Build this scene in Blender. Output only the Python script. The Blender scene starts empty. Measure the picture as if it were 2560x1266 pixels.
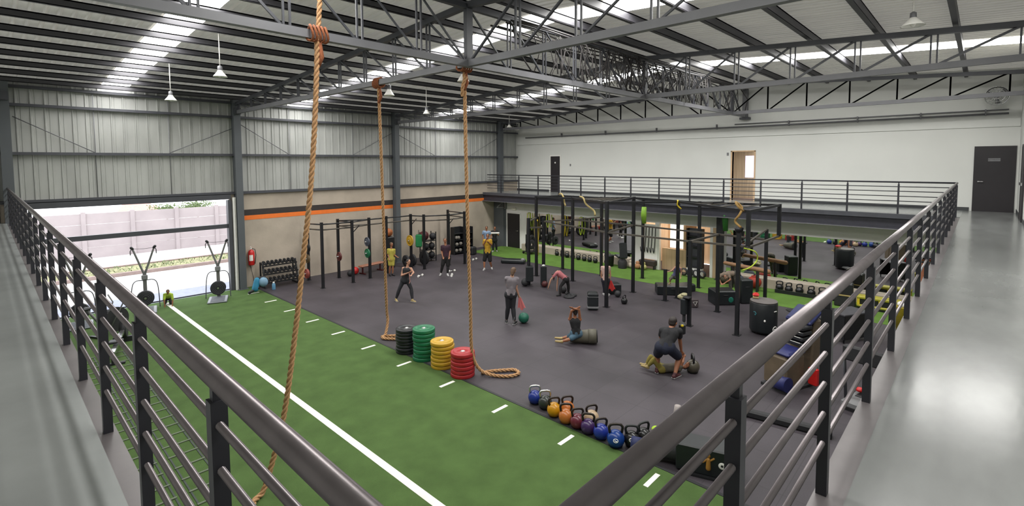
import bpy, bmesh, math, random
from mathutils import Vector, Matrix, noise
random.seed(7)
S = bpy.context.scene
C = S.collection
PI = math.pi

# ---------------------------------------------------------------- camera, world, exposure
F, YAW, PIT, ROL, PY = 1246.8858, 0.7562, 0.0609, 0.0053, 483.64
fw = Vector((math.cos(YAW)*math.cos(PIT), math.sin(YAW)*math.cos(PIT), -math.sin(PIT)))
rt = Vector((math.sin(YAW), -math.cos(YAW), 0))
dn = fw.cross(rt)
r2 = rt*math.cos(ROL) + dn*math.sin(ROL)
d2 = -rt*math.sin(ROL) + dn*math.cos(ROL)
cam = bpy.data.cameras.new('camera'); co = bpy.data.objects.new('camera', cam); C.objects.link(co)
co.matrix_world = Matrix(((r2.x, -d2.x, -fw.x, 0), (r2.y, -d2.y, -fw.y, 0), (r2.z, -d2.z, -fw.z, 5.0), (0, 0, 0, 1)))
cam.sensor_width = 36; cam.lens = F/2560*36
cam.shift_y = -(633-PY)/2560
cam.clip_start = 0.05; cam.clip_end = 200
S.camera = co
W = bpy.data.worlds.new('world'); S.world = W; W.use_nodes = True
bg = W.node_tree.nodes['Background']; bg.inputs[0].default_value = (0.93, 0.96, 1.0, 1); bg.inputs[1].default_value = 1.35
S.view_settings.view_transform = 'Standard'; S.view_settings.look = 'None'
S.view_settings.gamma = 1; S.view_settings.exposure = 1.3; S.view_settings.use_curve_mapping = False
S.cycles.max_bounces = 8; S.cycles.diffuse_bounces = 5; S.cycles.glossy_bounces = 4
S.cycles.use_denoising = True
S.cycles.sample_clamp_indirect = 6
SKY_E = 9.0

# ---------------------------------------------------------------- materials
def lin(c):
    return tuple(((x/255)/12.92 if x/255 <= .04045 else ((x/255+.055)/1.055)**2.4) for x in c)
MATS = {}
GAIN = 1.0
def mat(name, c, rough=.6, metal=0, var=.12, scale=6, bump=0, bscale=40, emit=0, stretch=None, spec=.5, det=4):
    if name in MATS: return MATS[name]
    m = bpy.data.materials.new(name); m.use_nodes = True; nt = m.node_tree
    b = nt.nodes['Principled BSDF']; c = tuple(x*(1 if emit else GAIN) for x in lin(c))
    b.inputs['Roughness'].default_value = rough; b.inputs['Metallic'].default_value = metal
    b.inputs['Specular IOR Level'].default_value = spec
    tc = nt.nodes.new('ShaderNodeTexCoord'); mp = nt.nodes.new('ShaderNodeMapping')
    nt.links.new(tc.outputs['Object'], mp.inputs[0])
    if stretch: mp.inputs['Scale'].default_value = stretch
    n = nt.nodes.new('ShaderNodeTexNoise'); n.inputs['Scale'].default_value = scale; n.inputs['Detail'].default_value = det
    nt.links.new(mp.outputs[0], n.inputs['Vector'])
    r = nt.nodes.new('ShaderNodeValToRGB')
    r.color_ramp.elements[0].position = .3; r.color_ramp.elements[1].position = .7
    r.color_ramp.elements[0].color = tuple(min(1, x*(1-var)) for x in c)+(1,)
    r.color_ramp.elements[1].color = tuple(min(1, x*(1+var)) for x in c)+(1,)
    nt.links.new(n.outputs[0], r.inputs[0]); nt.links.new(r.outputs[0], b.inputs['Base Color'])
    if bump:
        n2 = nt.nodes.new('ShaderNodeTexNoise'); n2.inputs['Scale'].default_value = bscale
        nt.links.new(mp.outputs[0], n2.inputs['Vector'])
        bp = nt.nodes.new('ShaderNodeBump'); bp.inputs['Strength'].default_value = bump; bp.inputs['Distance'].default_value = .02
        nt.links.new(n2.outputs[0], bp.inputs['Height']); nt.links.new(bp.outputs[0], b.inputs['Normal'])
    if emit:
        b.inputs['Emission Color'].default_value = c+(1,); b.inputs['Emission Strength'].default_value = emit
    MATS[name] = m; return m
M_steel = mat('dark_steel', (70, 71, 77), .45, .0, .1, 3)
M_chord = mat('steel_chord', (108, 108, 112), .5, 0, .1, 2)
M_col = mat('column_paint', (84, 88, 92), .5, 0, .06, 2)
M_rail = mat('rail_metal', (112, 106, 108), .3, .65, .1, 8)
M_railpost = mat('rail_post_metal', (52, 52, 58), .42, .3, .08, 5)
M_purlin = mat('purlin_steel', (62, 61, 66), .55, .0, .12, 2, stretch=(.4, 1, 1))
M_roof = mat('roof_sheet', (176, 172, 162), .55, .0, .18, 1.6, bump=.25, bscale=18, stretch=(3, .5, 1))
def translucent(m, fac):
    nt = m.node_tree; b = nt.nodes['Principled BSDF']; out = nt.nodes['Material Output']
    tl = nt.nodes.new('ShaderNodeBsdfTranslucent'); tl.inputs[0].default_value = (.92, .88, .8, 1)
    mx = nt.nodes.new('ShaderNodeMixShader'); mx.inputs[0].default_value = fac
    nt.links.new(b.outputs[0], mx.inputs[1]); nt.links.new(tl.outputs[0], mx.inputs[2]); nt.links.new(mx.outputs[0], out.inputs[0])
translucent(M_roof, .062)  # sky glow through the sheets, added to brighten the roof underside
M_clad = mat('wall_cladding', (172, 173, 170), .42, .15, .12, 1.2, stretch=(1.5, 1, .5))
M_conc = mat('plaster_wall', (176, 164, 150), .85, 0, .16, .9, bump=.15, bscale=12, det=8)
M_white = mat('white_wall', (214, 215, 211), .85, 0, .03, .7, bump=.05, bscale=10)
M_bulk = mat('bulkhead', (226, 224, 222), .8, 0, .05, 1)
M_blk = mat('black_stripe_paint', (52, 46, 44), .7)
M_org = mat('orange_stripe_paint', (232, 118, 44), .7, var=.05)
M_base = mat('baseboard_dark', (62, 64, 66), .6)
M_doorb = mat('black_door', (34, 30, 34), .5, var=.08)
M_walk = mat('walkway_epoxy', (138, 141, 140), .24, 0, .13, 1.1, bump=.04, bscale=5, stretch=(1, 1, 1), det=6)
M_walk2 = mat('walkway_epoxy_right', (114, 116, 115), .2, 0, .16, 1.1, bump=.05, bscale=4, stretch=(1, 2.5, 1), det=6)
M_curb = mat('curb_metal', (98, 93, 94), .35, .2, .15, 3)
M_turf = mat('artificial_turf', (76, 99, 55), .95, 0, .14, 2.2, bump=.6, bscale=140, spec=.15, det=10)
M_line = mat('turf_line_white', (225, 225, 215), .9, spec=.1)
M_black = mat('black_metal', (28, 29, 32), .5, var=.1)
M_rub = mat('black_rubber', (34, 34, 37), .65, bump=.2, bscale=60)
M_vinyl = mat('black_vinyl', (26, 30, 33), .42)
M_chrome = mat('chrome', (190, 190, 190), .2, .9)
M_whitep = mat('white_paint', (235, 233, 228), .45, var=.03)
M_grey = mat('grey_plastic', (120, 120, 122), .5)
GAIN = .6
M_rope = mat('manila_rope', (222, 172, 122), .85, 0, .2, 40, bump=.5, bscale=120)
M_ropeg = mat('rope_wrap', (168, 98, 60), .85, 0, .3, 40)
M_skin = mat('skin', (214, 160, 132), .55, var=.05)
M_skin2 = mat('skin_tan', (184, 122, 88), .55, var=.05)
M_hair = mat('dark_hair', (44, 32, 28), .6, var=.3, scale=60)
M_hairb = mat('brown_hair', (110, 84, 62), .6, var=.3, scale=60)
M_eye = mat('eye_dark', (20, 16, 16), .3)
M_lip = mat('lips', (170, 90, 84), .5)
GAIN = .95
M_sky = mat('skylight_panel', (255, 254, 250), .5, emit=SKY_E)
M_win = mat('lit_window', (226, 214, 250), .5, emit=.38)
M_yel = mat('yellow_paint', (218, 190, 40), .6)
M_lime = mat('lime_webbing', (186, 206, 60), .7)
M_red = mat('red_paint', (200, 36, 34), .4)
M_blue = mat('blue_plastic', (40, 56, 150), .4)
M_tan = mat('tan_panel', (206, 176, 142), .7, 0, .12, 1.5, stretch=(8, 8, .3))
M_wood = mat('wood_boards', (168, 154, 134), .7, 0, .2, 2, stretch=(14, 14, .4))

GAIN = 1.0
def rubber_floor():
    m = mat('rubber_floor', (66, 61, 66), .55, 0, .3, .55, det=9, spec=.35, stretch=(1, 1, 1))
    nt = m.node_tree; b = nt.nodes['Principled BSDF']
    ramp = [n for n in nt.nodes if n.type == 'VALTORGB'][0]
    tc = [n for n in nt.nodes if n.type == 'TEX_COORD'][0]
    br = nt.nodes.new('ShaderNodeTexBrick'); br.offset = 0
    br.inputs['Scale'].default_value = 1; br.inputs['Brick Width'].default_value = 1; br.inputs['Row Height'].default_value = 1
    br.inputs['Mortar Size'].default_value = .006; br.inputs['Color1'].default_value = (1, 1, 1, 1)
    br.inputs['Color2'].default_value = (.86, .86, .88, 1); br.inputs['Mortar'].default_value = (.55, .55, .55, 1)
    nt.links.new(tc.outputs['Object'], br.inputs['Vector'])
    mx = nt.nodes.new('ShaderNodeMixRGB'); mx.blend_type = 'MULTIPLY'; mx.inputs[0].default_value = .8
    nt.links.new(ramp.outputs[0], mx.inputs[1]); nt.links.new(br.outputs[0], mx.inputs[2])
    sp = nt.nodes.new('ShaderNodeTexNoise'); sp.inputs['Scale'].default_value = 90
    nt.links.new(tc.outputs['Object'], sp.inputs['Vector'])
    m2 = nt.nodes.new('ShaderNodeMixRGB'); m2.blend_type = 'OVERLAY'; m2.inputs[0].default_value = .35
    nt.links.new(mx.outputs[0], m2.inputs[1]); nt.links.new(sp.outputs[0], m2.inputs[2])
    nt.links.new(m2.outputs[0], b.inputs['Base Color'])
    return m
M_rubfloor = rubber_floor()
def mirror_mat():
    m = bpy.data.materials.new('mirror_glass'); m.use_nodes = True
    b = m.node_tree.nodes['Principled BSDF']; b.inputs['Metallic'].default_value = 1; b.inputs['Roughness'].default_value = .02
    b.inputs['Base Color'].default_value = (.86, .88, .86, 1); return m
M_mirror = mirror_mat()

# ---------------------------------------------------------------- mesh helper
class MB:
    def __init__(s): s.v = []; s.f = []; s.sm = []
    def add(s, vs, fs, smooth=False):
        o = len(s.v); s.v += [tuple(v) for v in vs]; s.f += [tuple(i+o for i in f) for f in fs]; s.sm += [smooth]*len(fs); return s
    def box(s, x0, x1, y0, y1, z0, z1):
        return s.add([(x0,y0,z0),(x1,y0,z0),(x1,y1,z0),(x0,y1,z0),(x0,y0,z1),(x1,y0,z1),(x1,y1,z1),(x0,y1,z1)],
              [(0,3,2,1),(4,5,6,7),(0,1,5,4),(1,2,6,5),(2,3,7,6),(3,0,4,7)])
    def rbox(s, c, sz, rz=0, bev=.02, ry=0, rx=0):
        # box with chamfered vertical and horizontal edges
        hx, hy, hz = sz[0]/2, sz[1]/2, sz[2]/2; b = min(bev, hx*.9, hy*.9, hz*.9)
        M = Matrix.Translation(c) @ Matrix.Rotation(rz, 4, 'Z') @ Matrix.Rotation(ry, 4, 'Y') @ Matrix.Rotation(rx, 4, 'X')
        rings = []
        for z, i in ((-hz, b), (-hz+b, 0), (hz-b, 0), (hz, b)):
            X, Y = hx-i, hy-i
            rings.append([(X-b*.6,-Y,z),(X,-Y+b*.6,z),(X,Y-b*.6,z),(X-b*.6,Y,z),(-X+b*.6,Y,z),(-X,Y-b*.6,z),(-X,-Y+b*.6,z),(-X+b*.6,-Y,z)])
        vs = [M @ Vector(p) for r in rings for p in r]; fs = []
        for k in range(3):
            for j in range(8):
                fs.append((k*8+j, k*8+(j+1) % 8, (k+1)*8+(j+1) % 8, (k+1)*8+j))
        fs.append(tuple(range(7, -1, -1))); fs.append(tuple(range(24, 32)))
        return s.add(vs, fs)
    def bar(s, p, q, w, h=None, up=(0, 0, 1)):
        h = h or w; p = Vector(p); q = Vector(q); d = (q-p).normalized(); u = Vector(up)
        if abs(d.dot(u)) > .98: u = Vector((0, 1, 0))
        a = d.cross(u).normalized(); b = a.cross(d).normalized()
        vs = []
        for e in (p, q):
            for sa, sb in ((-1,-1),(1,-1),(1,1),(-1,1)): vs.append(e + a*sa*w/2 + b*sb*h/2)
        return s.add(vs, [(0,1,2,3),(7,6,5,4),(0,4,5,1),(1,5,6,2),(2,6,7,3),(3,7,4,0)])
    def tube(s, pts, r, n=10, closed=False, cap=True):
        pts = [Vector(p) for p in pts]; m = len(pts); rr = r if isinstance(r, (list, tuple)) else [r]*m
        vs = []; prev = None
        for i, p in enumerate(pts):
            if closed: t = pts[(i+1) % m]-pts[i-1]
            else: t = pts[min(i+1, m-1)]-pts[max(i-1, 0)]
            t.normalize()
            if prev is None:
                a = t.orthogonal().normalized()
            else:
                a = (prev - t*prev.dot(t)).normalized()
            prev = a; b = t.cross(a)
            for k in range(n):
                th = 2*PI*k/n; vs.append(p + (a*math.cos(th)+b*math.sin(th))*rr[i])
        fs = []
        for i in range(m if closed else m-1):
            j = (i+1) % m
            for k in range(n): fs.append((i*n+k, i*n+(k+1) % n, j*n+(k+1) % n, j*n+k))
        s.add(vs, fs, True)
        if cap and not closed:
            o = len(s.v)-m*n
            s.f += [tuple(o+k for k in range(n-1, -1, -1)), tuple(o+(m-1)*n+k for k in range(n))]; s.sm += [False, False]
        return s
    def cyl(s, p, q, r, r1=None, n=16): return s.tube([p, q], [r, r if r1 is None else r1], n)
    def lathe(s, prof, c=(0,0,0), axis='Z', n=24):
        c = Vector(c); vs = []
        for r, z in prof:
            for k in range(n):
                th = 2*PI*k/n; x, y = r*math.cos(th), r*math.sin(th)
                v = {'Z': (x, y, z), 'X': (z, x, y), 'Y': (x, z, y)}[axis]
                vs.append(c+Vector(v))
        fs = []
        for i in range(len(prof)-1):
            for k in range(n):
                f = (i*n+k, i*n+(k+1) % n, (i+1)*n+(k+1) % n, (i+1)*n+k)
                fs.append(f if axis != 'Y' else f[::-1])
        s.add(vs, fs, True)
        return s
    def ell(s, c, r, n=14, m=9, rot=None):
        c = Vector(c); r = (r,)*3 if isinstance(r, (int, float)) else r; vs = []; fs = []
        R = rot or Matrix.Identity(3)
        for i in range(m+1):
            ph = PI*i/m
            for k in range(n):
                th = 2*PI*k/n
                vs.append(c + R @ Vector((r[0]*math.sin(ph)*math.cos(th), r[1]*math.sin(ph)*math.sin(th), -r[2]*math.cos(ph))))
        for i in range(m):
            for k in range(n): fs.append((i*n+k, i*n+(k+1) % n, (i+1)*n+(k+1) % n, (i+1)*n+k))
        return s.add(vs, fs, True)
    def cap(s, p, q, r0, r1=None, n=12):
        # capsule
        r1 = r0 if r1 is None else r1; p = Vector(p); q = Vector(q); d = q-p; L = d.length
        if L < 1e-5: return s.ell(p, r0)
        d.normalize(); pts = []; rr = []
        for k in range(5):
            a = PI/2*k/4; pts.append(p - d*r0*math.cos(a)); rr.append(max(r0*math.sin(a), 1e-4))
        for k in range(1, 5):
            t = k/4; pts.append(p+(q-p)*t); rr.append(r0+(r1-r0)*t)
        for k in range(1, 5):
            a = PI/2*k/4; pts.append(q + d*r1*math.sin(a)); rr.append(max(r1*math.cos(a), 1e-4))
        return s.tube(pts, rr, n)
    def build(s, name, m, parent=None):
        me = bpy.data.meshes.new(name); me.from_pydata([tuple(v) for v in s.v], [], s.f)
        me.polygons.foreach_set('use_smooth', s.sm); me.materials.append(m); me.update()
        o = bpy.data.objects.new(name, me); C.objects.link(o)
        if parent: o.parent = parent
        return o
def tag(o, label, cat, group=None, kind=None):
    if label: o['label'] = label
    if cat: o['category'] = cat
    if group: o['group'] = group
    if kind: o['kind'] = kind
    return o
def thing(name, label, cat, loc=(0,0,0), rz=0, group=None):
    o = bpy.data.objects.new(name, None); C.objects.link(o); o.location = loc; o.rotation_euler = (0, 0, rz)
    o.empty_display_size = .1
    return tag(o, label, cat, group)
def struct(name, mb, m, parent=None):
    o = mb.build(name, m, parent)
    if not parent: o['kind'] = 'structure'
    return o
def dup(root, loc, rz=0, label=None, group=None, m=None, part=None):
    r = root.copy(); C.objects.link(r); r.location = loc; r.rotation_euler = (0, 0, rz)
    if label: r['label'] = label
    if group: r['group'] = group
    for ch in list(root.children):
        c = ch.copy(); C.objects.link(c); c.parent = r
        if m and (part is None or c.name.split('.')[0] in part):
            c.data = ch.data.copy(); c.data.materials[0] = m
        for g in list(ch.children):
            d = g.copy(); C.objects.link(d); d.parent = c
    return r
def grp(*ps): return Vector(ps)

# ================================================================= SHELL
Y1, X2, XL = 21.6, 23.4, 21.35         # left metal wall, upper white wall, lower far wall
XB, YB = -1.7, -0.86                   # walls behind the walkways
ZM, ZR = 3.26, 4.31                    # mezzanine floor, handrail
def zr(y): return 8.55-.0627*abs(y-7.74)

# floors
struct('floor', MB().box(7.37, 24, -9, Y1, -.12, 0), M_rubfloor)
turf = struct('floor_turf', MB().box(XB, 7.37, -9, Y1, -.12, .004), M_turf)
turf['label'] = 'green artificial turf lane'
MB().box(4.27, 4.40, -3, 21.3, .004, .009).build('painted_line', M_line, turf)
for i in range(15):
    y = 20.4-1.68*i-.0
    MB().box(6.78, 7.19, y-.04, y+.04, .004, .009).build('yard_mark', M_line, turf)
struct('trim_1', MB().box(7.35, 7.41, -9, 21.5, .0, .012), M_rub)
M_turf2 = mat('turf_strip_green', (96, 128, 60), .95, 0, .12, 2.2, bump=.5, bscale=140, spec=.15, det=10)
st2 = struct('floor_turf_strip', MB().box(18.7, XL, -2, 20.9, -.1, .006), M_turf2)
# roof sheets with ribs running down the slope, interrupted by the skylight strips
ceil = None
LS = [(2.85, 3.6), (9.15, 10.05), (17.0, 17.9)]
def ribbed(x0, x1, y0, y1, mb):
    n = max(1, round((x1-x0)/.22)); w = (x1-x0)/n; xs = []
    for i in range(n):
        a = x0+i*w; xs += [(a, 0), (a+w*.62, 0), (a+w*.72, .045), (a+w*.9, .045)]
    xs.append((x1, 0)); vs = []; fs = []
    for x, dz in xs: vs += [(x, y0, zr(y0)+dz), (x, y1, zr(y1)+dz)]
    for i in range(len(xs)-1): fs.append((2*i, 2*i+2, 2*i+3, 2*i+1))
    mb.add(vs, fs)
mb = MB()
xx = [XB-.1] + [v for p in LS for v in p] + [24.2]
for k in range(0, len(xx), 2):
    ribbed(xx[k], xx[k+1], 7.74, Y1+.1, mb)
xr = [XB-.1, 2.85, 3.6, 9.25, 10.25, 17.55, 18.6, 24.2]
for k in range(0, len(xr), 2):
    ribbed(xr[k], xr[k+1], YB-.1, 7.74, mb)
ceil = struct('ceiling', mb, M_roof)
for a, b in LS:
    MB().add([(a, 7.74, zr(7.74)), (b, 7.74, zr(7.74)), (b, Y1, zr(Y1)), (a, Y1, zr(Y1))], [(0, 1, 2, 3)]).build('skylight_panel', M_sky, ceil)['label'] = 'white translucent skylight strip'
for a, b in ((2.85, 3.6), (9.25, 10.25), (17.55, 18.6)):  # first strip is unseen, added for smoother light under the near slope
    MB().add([(a, YB, zr(YB)), (b, YB, zr(YB)), (b, 7.74, zr(7.74)), (a, 7.74, zr(7.74))], [(0, 1, 2, 3)]).build('skylight_panel', M_sky, ceil)['label'] = 'white translucent skylight strip'
ys = [21.3-1.19*i for i in range(12)] + [7.35, 6.0, 4.62, 3.25, 1.87, .5]
for y in ys:
    z = zr(y)-.03; dp = .15 if y > 7.74 else .2; fl = .05 if y > 7.74 else .08
    m_ = MB().box(XB, X2, y-.015, y+.015, z-dp, z).box(XB, X2, y-.015, y+fl, z-.03, z-.005).box(XB, X2, y-.015, y+fl, z-dp-.005, z-dp+.015)
    m_.build('purlin', M_purlin, ceil)

# --- left wall (y = Y1): plaster below, ribbed cladding above, roller door opening
struct('wall_left', MB().box(XB, .72, Y1, Y1+.2, 0, 3.66).box(6.66, 24, Y1, Y1+.2, 0, 3.88).box(XB, 6.66, Y1, Y1+.2, 3.66, 3.88), M_conc)
struct('trim_2', MB().box(7.1, 21.5, Y1-.006, Y1, 2.93, 3.17), M_blk)
struct('trim_3', MB().box(7.1, 21.5, Y1-.007, Y1, 2.75, 2.93), M_org)
mb = MB(); xs = []; x = XB; k = 0
while x < 24:
    xs += [(x, 0), (x+.15, 0), (x+.165, -.03), (x+.195, -.03), (x+.21, 0), (x+.255, 0), (x+.262, .012), (x+.275, .012), (x+.282, 0)]; x += .33
vs = []; fs = []
for x, dy in xs: vs += [(x, Y1+.09+dy, 3.86), (x, Y1+.09+dy, zr(Y1)+.1)]
for i in range(len(xs)-1): fs.append((2*i, 2*i+2, 2*i+3, 2*i+1))
mb.add(vs, fs)
clad = struct('wall_left_cladding', mb, M_clad)
for z, h in ((3.87, .1), (5.37, .09), (6.86, .09), (7.42, .09)):
    MB().box(XB, 23.4, Y1-.07, Y1+.06, z-h/2, z+h/2).box(XB, 23.4, Y1-.1, Y1-.07, z-h/2, z-h/2+.02).build('girt', M_steel, clad)
for (xa, za, xb, zb) in ((.7, 6.5, 2.6, 5.42), (4.7, 5.42, 6.8, 6.4), (7.1, 6.6, 9.0, 5.42), (12.0, 5.42, 14.1, 6.5), (14.4, 6.5, 16.8, 5.42), (19.3, 5.42, 21.6, 6.5)):
    MB().cyl((xa, Y1-.03, za), (xb, Y1-.03, zb), .014, n=8).build('brace_rod', M_chord, clad)
for x in (2.62, 4.72, 9.05, 12.0, 16.9, 19.4):
    MB().cyl((x, Y1-.01, 3.9), (x, Y1-.01, 7.5), .012, n=8).build('sag_rod', M_chord, clad)
# columns on the left wall
CN = ['grey steel column left of the roller door opening', 'grey steel column right of the roller door beside the extinguisher', 'grey steel column between the two orange-striped wall bays', 'grey steel column at the far corner by the dark lower door']
for x, n in zip((.52, 6.93, 14.25, 21.7), CN):
    t = thing('steel_column', n, 'column', (x, Y1-.16, 0))
    MB().box(-.125, .125, -.15, -.135, 0, 7.55).box(-.125, .125, .135, .15, 0, 7.55).box(-.012, .012, -.135, .135, 0, 7.55).box(-.1, .1, -.13, .13, 0, 7.55).build('shaft', M_col, t)
    MB().box(-.19, .19, -.2, .15, 0, .02).build('base_plate', M_col, t)
    MB().box(-.1, .1, -.3, -.15, 6.95, 7.2).build('bracket', M_steel, t)
# roller door frame
t = thing('roller_door_frame', 'grey steel frame with mid rail around the open garage doorway', 'door frame', (3.7, Y1, 0))
MB().box(-2.98, 2.96, -.1, .1, 3.63, 3.86).build('head_beam', M_steel, t)
MB().box(-2.98, 2.96, -.06, .06, 2.5, 2.66).build('mid_rail', M_steel, t)
MB().box(2.84, 2.98, -.12, .12, 0, 3.6).build('jamb', M_steel, t)
MB().box(-3.0, -2.88, -.12, .12, 0, 3.6).build('jamb', M_steel, t)
MB().box(3.0, 3.05, -.22, -.12, 0, 3.7).box(3.07, 3.1, -.2, -.1, 0, 3.7).build('door_track', M_whitep, t)
MB().box(-2.98, 2.96, .1, .14, 0, .035).build('threshold', M_rub, t)

# outside yard
M_pave = mat('yard_pavement', (232, 230, 226), .9, var=.05)
M_apron = mat('yard_apron', (150, 155, 178), .8)
M_fence = mat('yard_fence_panels', (168, 158, 160), .9, 0, .08, 1.2, det=8)
M_kerb = mat('yard_kerb', (150, 132, 128), .9)
M_grav = mat('planter_gravel', (150, 148, 112), .95, 0, .5, 5, bump=.6, bscale=30, det=10)
struct('floor_yard', MB().box(-40, 50, Y1+.2, 36, -.14, -.03), M_pave)
struct('floor_lower_ground', MB().box(-60, 80, 36, 110, -3.2, -3), M_pave)
struct('floor_apron', MB().box(-2, 9, Y1+.16, 23.3, -.03, -.01), M_apron)
y_f = 34.8
mbf = MB()
for i in range(26):
    x = -24+i*2.12
    mbf.box(x+.1, x+2.02, y_f, y_f+.08, -.03, .55).box(x+.1, x+2.02, y_f, y_f+.08, .565, 1.17).box(x+.1, x+2.02, y_f, y_f+.08, 1.185, 1.8).box(x+.1, x+2.02, y_f, y_f+.08, 1.815, 2.4)
fn = mbf.build('panel_fence', M_fence); tag(fn, 'pale precast concrete yard wall seen through the open garage door', 'wall')
for i in range(26):
    x = -24+i*2.12
    MB().box(x-.1, x+.1, y_f-.06, y_f+.14, -.03, 2.48).build('fence_post', M_fence, fn)
pl = MB().box(-24, 40, 28.3, 30.2, -.03, .06).build('planter_bed', M_grav); tag(pl, 'long gravel and low-plant bed along the yard wall', 'planter')
MB().box(-24, 40, 28.1, 28.3, -.03, .12).build('kerb', M_kerb, pl); MB().box(-24, 40, 30.2, 30.4, -.03, .12).build('kerb', M_kerb, pl)
M_leaf = mat('leaf_green', (96, 112, 70), .8, var=.4, scale=20)
rm = MB()
for i in range(420):
    x = random.uniform(2, 12); y = random.uniform(28.5, 30.0); a = random.uniform(0, 6); l = random.uniform(.06, .16)
    rm.add([(x, y, .06), (x+l*math.cos(a), y+l*math.sin(a), .06+l*.9), (x+l*.9*math.cos(a+.5), y+l*.9*math.sin(a+.5), .06+l*.8)], [(0, 1, 2)])
rm.build('plants', M_leaf, pl)['kind'] = 'stuff'
M_rooft = mat('roof_tiles_pink', (214, 150, 140), .9)
h = thing('distant_house', 'distant pink-roofed house beyond the yard wall', 'house', (10.9, 64, -3))
MB().box(-1.7, 1.7, -1.6, 1.6, 0, 3.3).build('wall', M_whitep, h)
MB().add([(-2, -1.9, 3.3), (2, -1.9, 3.3), (2, 1.9, 3.3), (-2, 1.9, 3.3), (-.9, 0, 4.1), (.9, 0, 4.1)], [(0, 1, 5, 4), (1, 2, 5), (2, 3, 4, 5), (3, 0, 4), (3, 2, 1, 0)]).build('roof', M_rooft, h)
for k, (x, hh) in enumerate(((12.0, 3.75), (14.6, 3.95))):
    t = thing('distant_tree', ['low leafy tree just above the yard wall, left of the taller one', 'taller leafy tree just above the yard wall'][k], 'tree', (x, 57, -3))
    MB().cyl((0, 0, 0), (0, 0, hh-.4), .12, .07, 8).build('trunk', M_wood, t)
    lm = MB()
    for i in range(700):
        u_ = [max(-1.6, min(1.6, random.gauss(0, .8))) for _ in range(3)]
        p = Vector((u_[0]*.85, u_[1]*.5, hh-.1+u_[2]*.3)); a = Vector((random.uniform(-1, 1), random.uniform(-1, 1), random.uniform(-1, 1)))*.13; b = a.orthogonal()*.6
        lm.add([p, p+a, p+a+b, p+b], [(0, 1, 2, 3)])
    lm.build('foliage', M_leaf, t)

# --- upper white wall with door openings
def zt(y): return zr(y)+.05
def wallseg(y0, y1, z0, z1=None):
    m_ = MB(); a0 = z1 if z1 else zt(y0); a1 = z1 if z1 else zt(y1)
    vs = [(X2, y0, z0), (X2, y1, z0), (X2, y1, a1), (X2, y0, a0), (X2+.2, y0, z0), (X2+.2, y1, z0), (X2+.2, y1, a1), (X2+.2, y0, a0)]
    return vs, [(0, 1, 2, 3), (4, 7, 6, 5), (0, 4, 5, 1), (1, 5, 6, 2), (2, 6, 7, 3), (3, 7, 4, 0)]
mb = MB()
for a, b, z0, z1 in ((YB-.1, 7.36, ZM-.3, None), (8.3, Y1+.2, ZM-.3, None), (7.36, 7.74, 5.45, None), (7.74, 8.3, 5.45, None), (7.36, 8.3, ZM-.3, ZM)):
    mb.add(*wallseg(a, b, z0, z1))
struct('wall_far', mb, M_white)
struct('trim_10', MB().box(X2-.05, X2, YB+.01, Y1, 6.12, 6.38), M_white)
struct('baseboard_far', MB().box(X2-.015, X2, 8.35, 18.1, ZM, ZM+.12).box(X2-.015, X2, .3, 7.3, ZM, ZM+.12).box(X2-.015, X2, 19, Y1, ZM, ZM+.12), M_base)
# room behind the wooden doorway
struct('wall_inner_room', MB().box(X2+.2, 25.2, 8.95, 9.05, ZM, 5.6).box(25.2, 25.3, 5.2, 9.05, ZM, 5.6).box(X2+.2, 25.3, 5.1, 5.2, ZM, 5.6), M_wood)
struct('floor_inner_room', MB().box(X2, 25.3, 5.1, 9.05, ZM-.1, ZM), mat('dark_boards', (110, 92, 82), .6, stretch=(1, 8, 1)))
struct('ceiling_inner_room', MB().box(X2+.2, 25.3, 5.1, 9.05, 5.6, 5.7), M_white)
w_ = struct('window_1', MB().box(25.19, 25.2, 7.7, 8.32, 4.24, 5.28), M_win)
struct('trim_4', MB().box(X2-.02, X2+.22, 8.3, 8.36, ZM, 5.48).box(X2-.02, X2+.22, 7.3, 7.36, ZM, 5.48).box(X2-.02, X2+.22, 7.3, 8.36, 5.45, 5.5), M_tan)
li = bpy.data.lights.new('inner_room_light', 'AREA'); li.energy = 34; li.size = 1.0; li.color = (1, .95, .88)
lo = bpy.data.objects.new('inner_room_light', li); C.objects.link(lo); lo.location = (24.4, 6.8, 5.58)

def door(name, x, y0, y1, z0, z1, knob_y, axis='X', frame=M_whitep):
    m_ = MB(); t_ = .04
    if axis == 'X':
        d = struct(name, m_.box(x-.03, x+.02, y0, y1, z0, z1), M_doorb)
        MB().box(x-.035, x+.01, y0-.06, y0, z0, z1+.06).box(x-.035, x+.01, y1, y1+.06, z0, z1+.06).box(x-.035, x+.01, y0, y1, z1, z1+.06).build('door_frame', frame, d)
        if knob_y: MB().cyl((x-.03, knob_y, z0+1.02), (x-.09, knob_y, z0+1.02), .022, n=12).cap((x-.09, knob_y, z0+1.02), (x-.09, knob_y-.12 if knob_y > (y0+y1)/2 else knob_y+.12, z0+1.02), .012).build('door_handle', M_chrome, d)
    else:
        d = struct(name, m_.box(y0, y1, x-.02, x+.03, z0, z1), M_doorb)
        MB().box(y0-.06, y0, x-.02, x+.04, z0, z1+.06).box(y1, y1+.06, x-.02, x+.04, z0, z1+.06).box(y0, y1, x-.02, x+.04, z1, z1+.06).build('door_frame', frame, d)
        if knob_y: MB().cyl((knob_y, x+.03, z0+1.02), (knob_y, x+.09, z0+1.02), .022, n=12).cap((knob_y, x+.09, z0+1.02), (knob_y-.12, x+.09, z0+1.02), .012).build('door_handle', M_chrome, d)
    return d
d1 = door('door_1', X2, -.74, .17, ZM, 5.42, .1, frame=M_doorb)
MB().box(X2-.037, X2-.03, -.42, -.12, 4.97, 5.07).build('door_sign', M_grey, d1)
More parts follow.
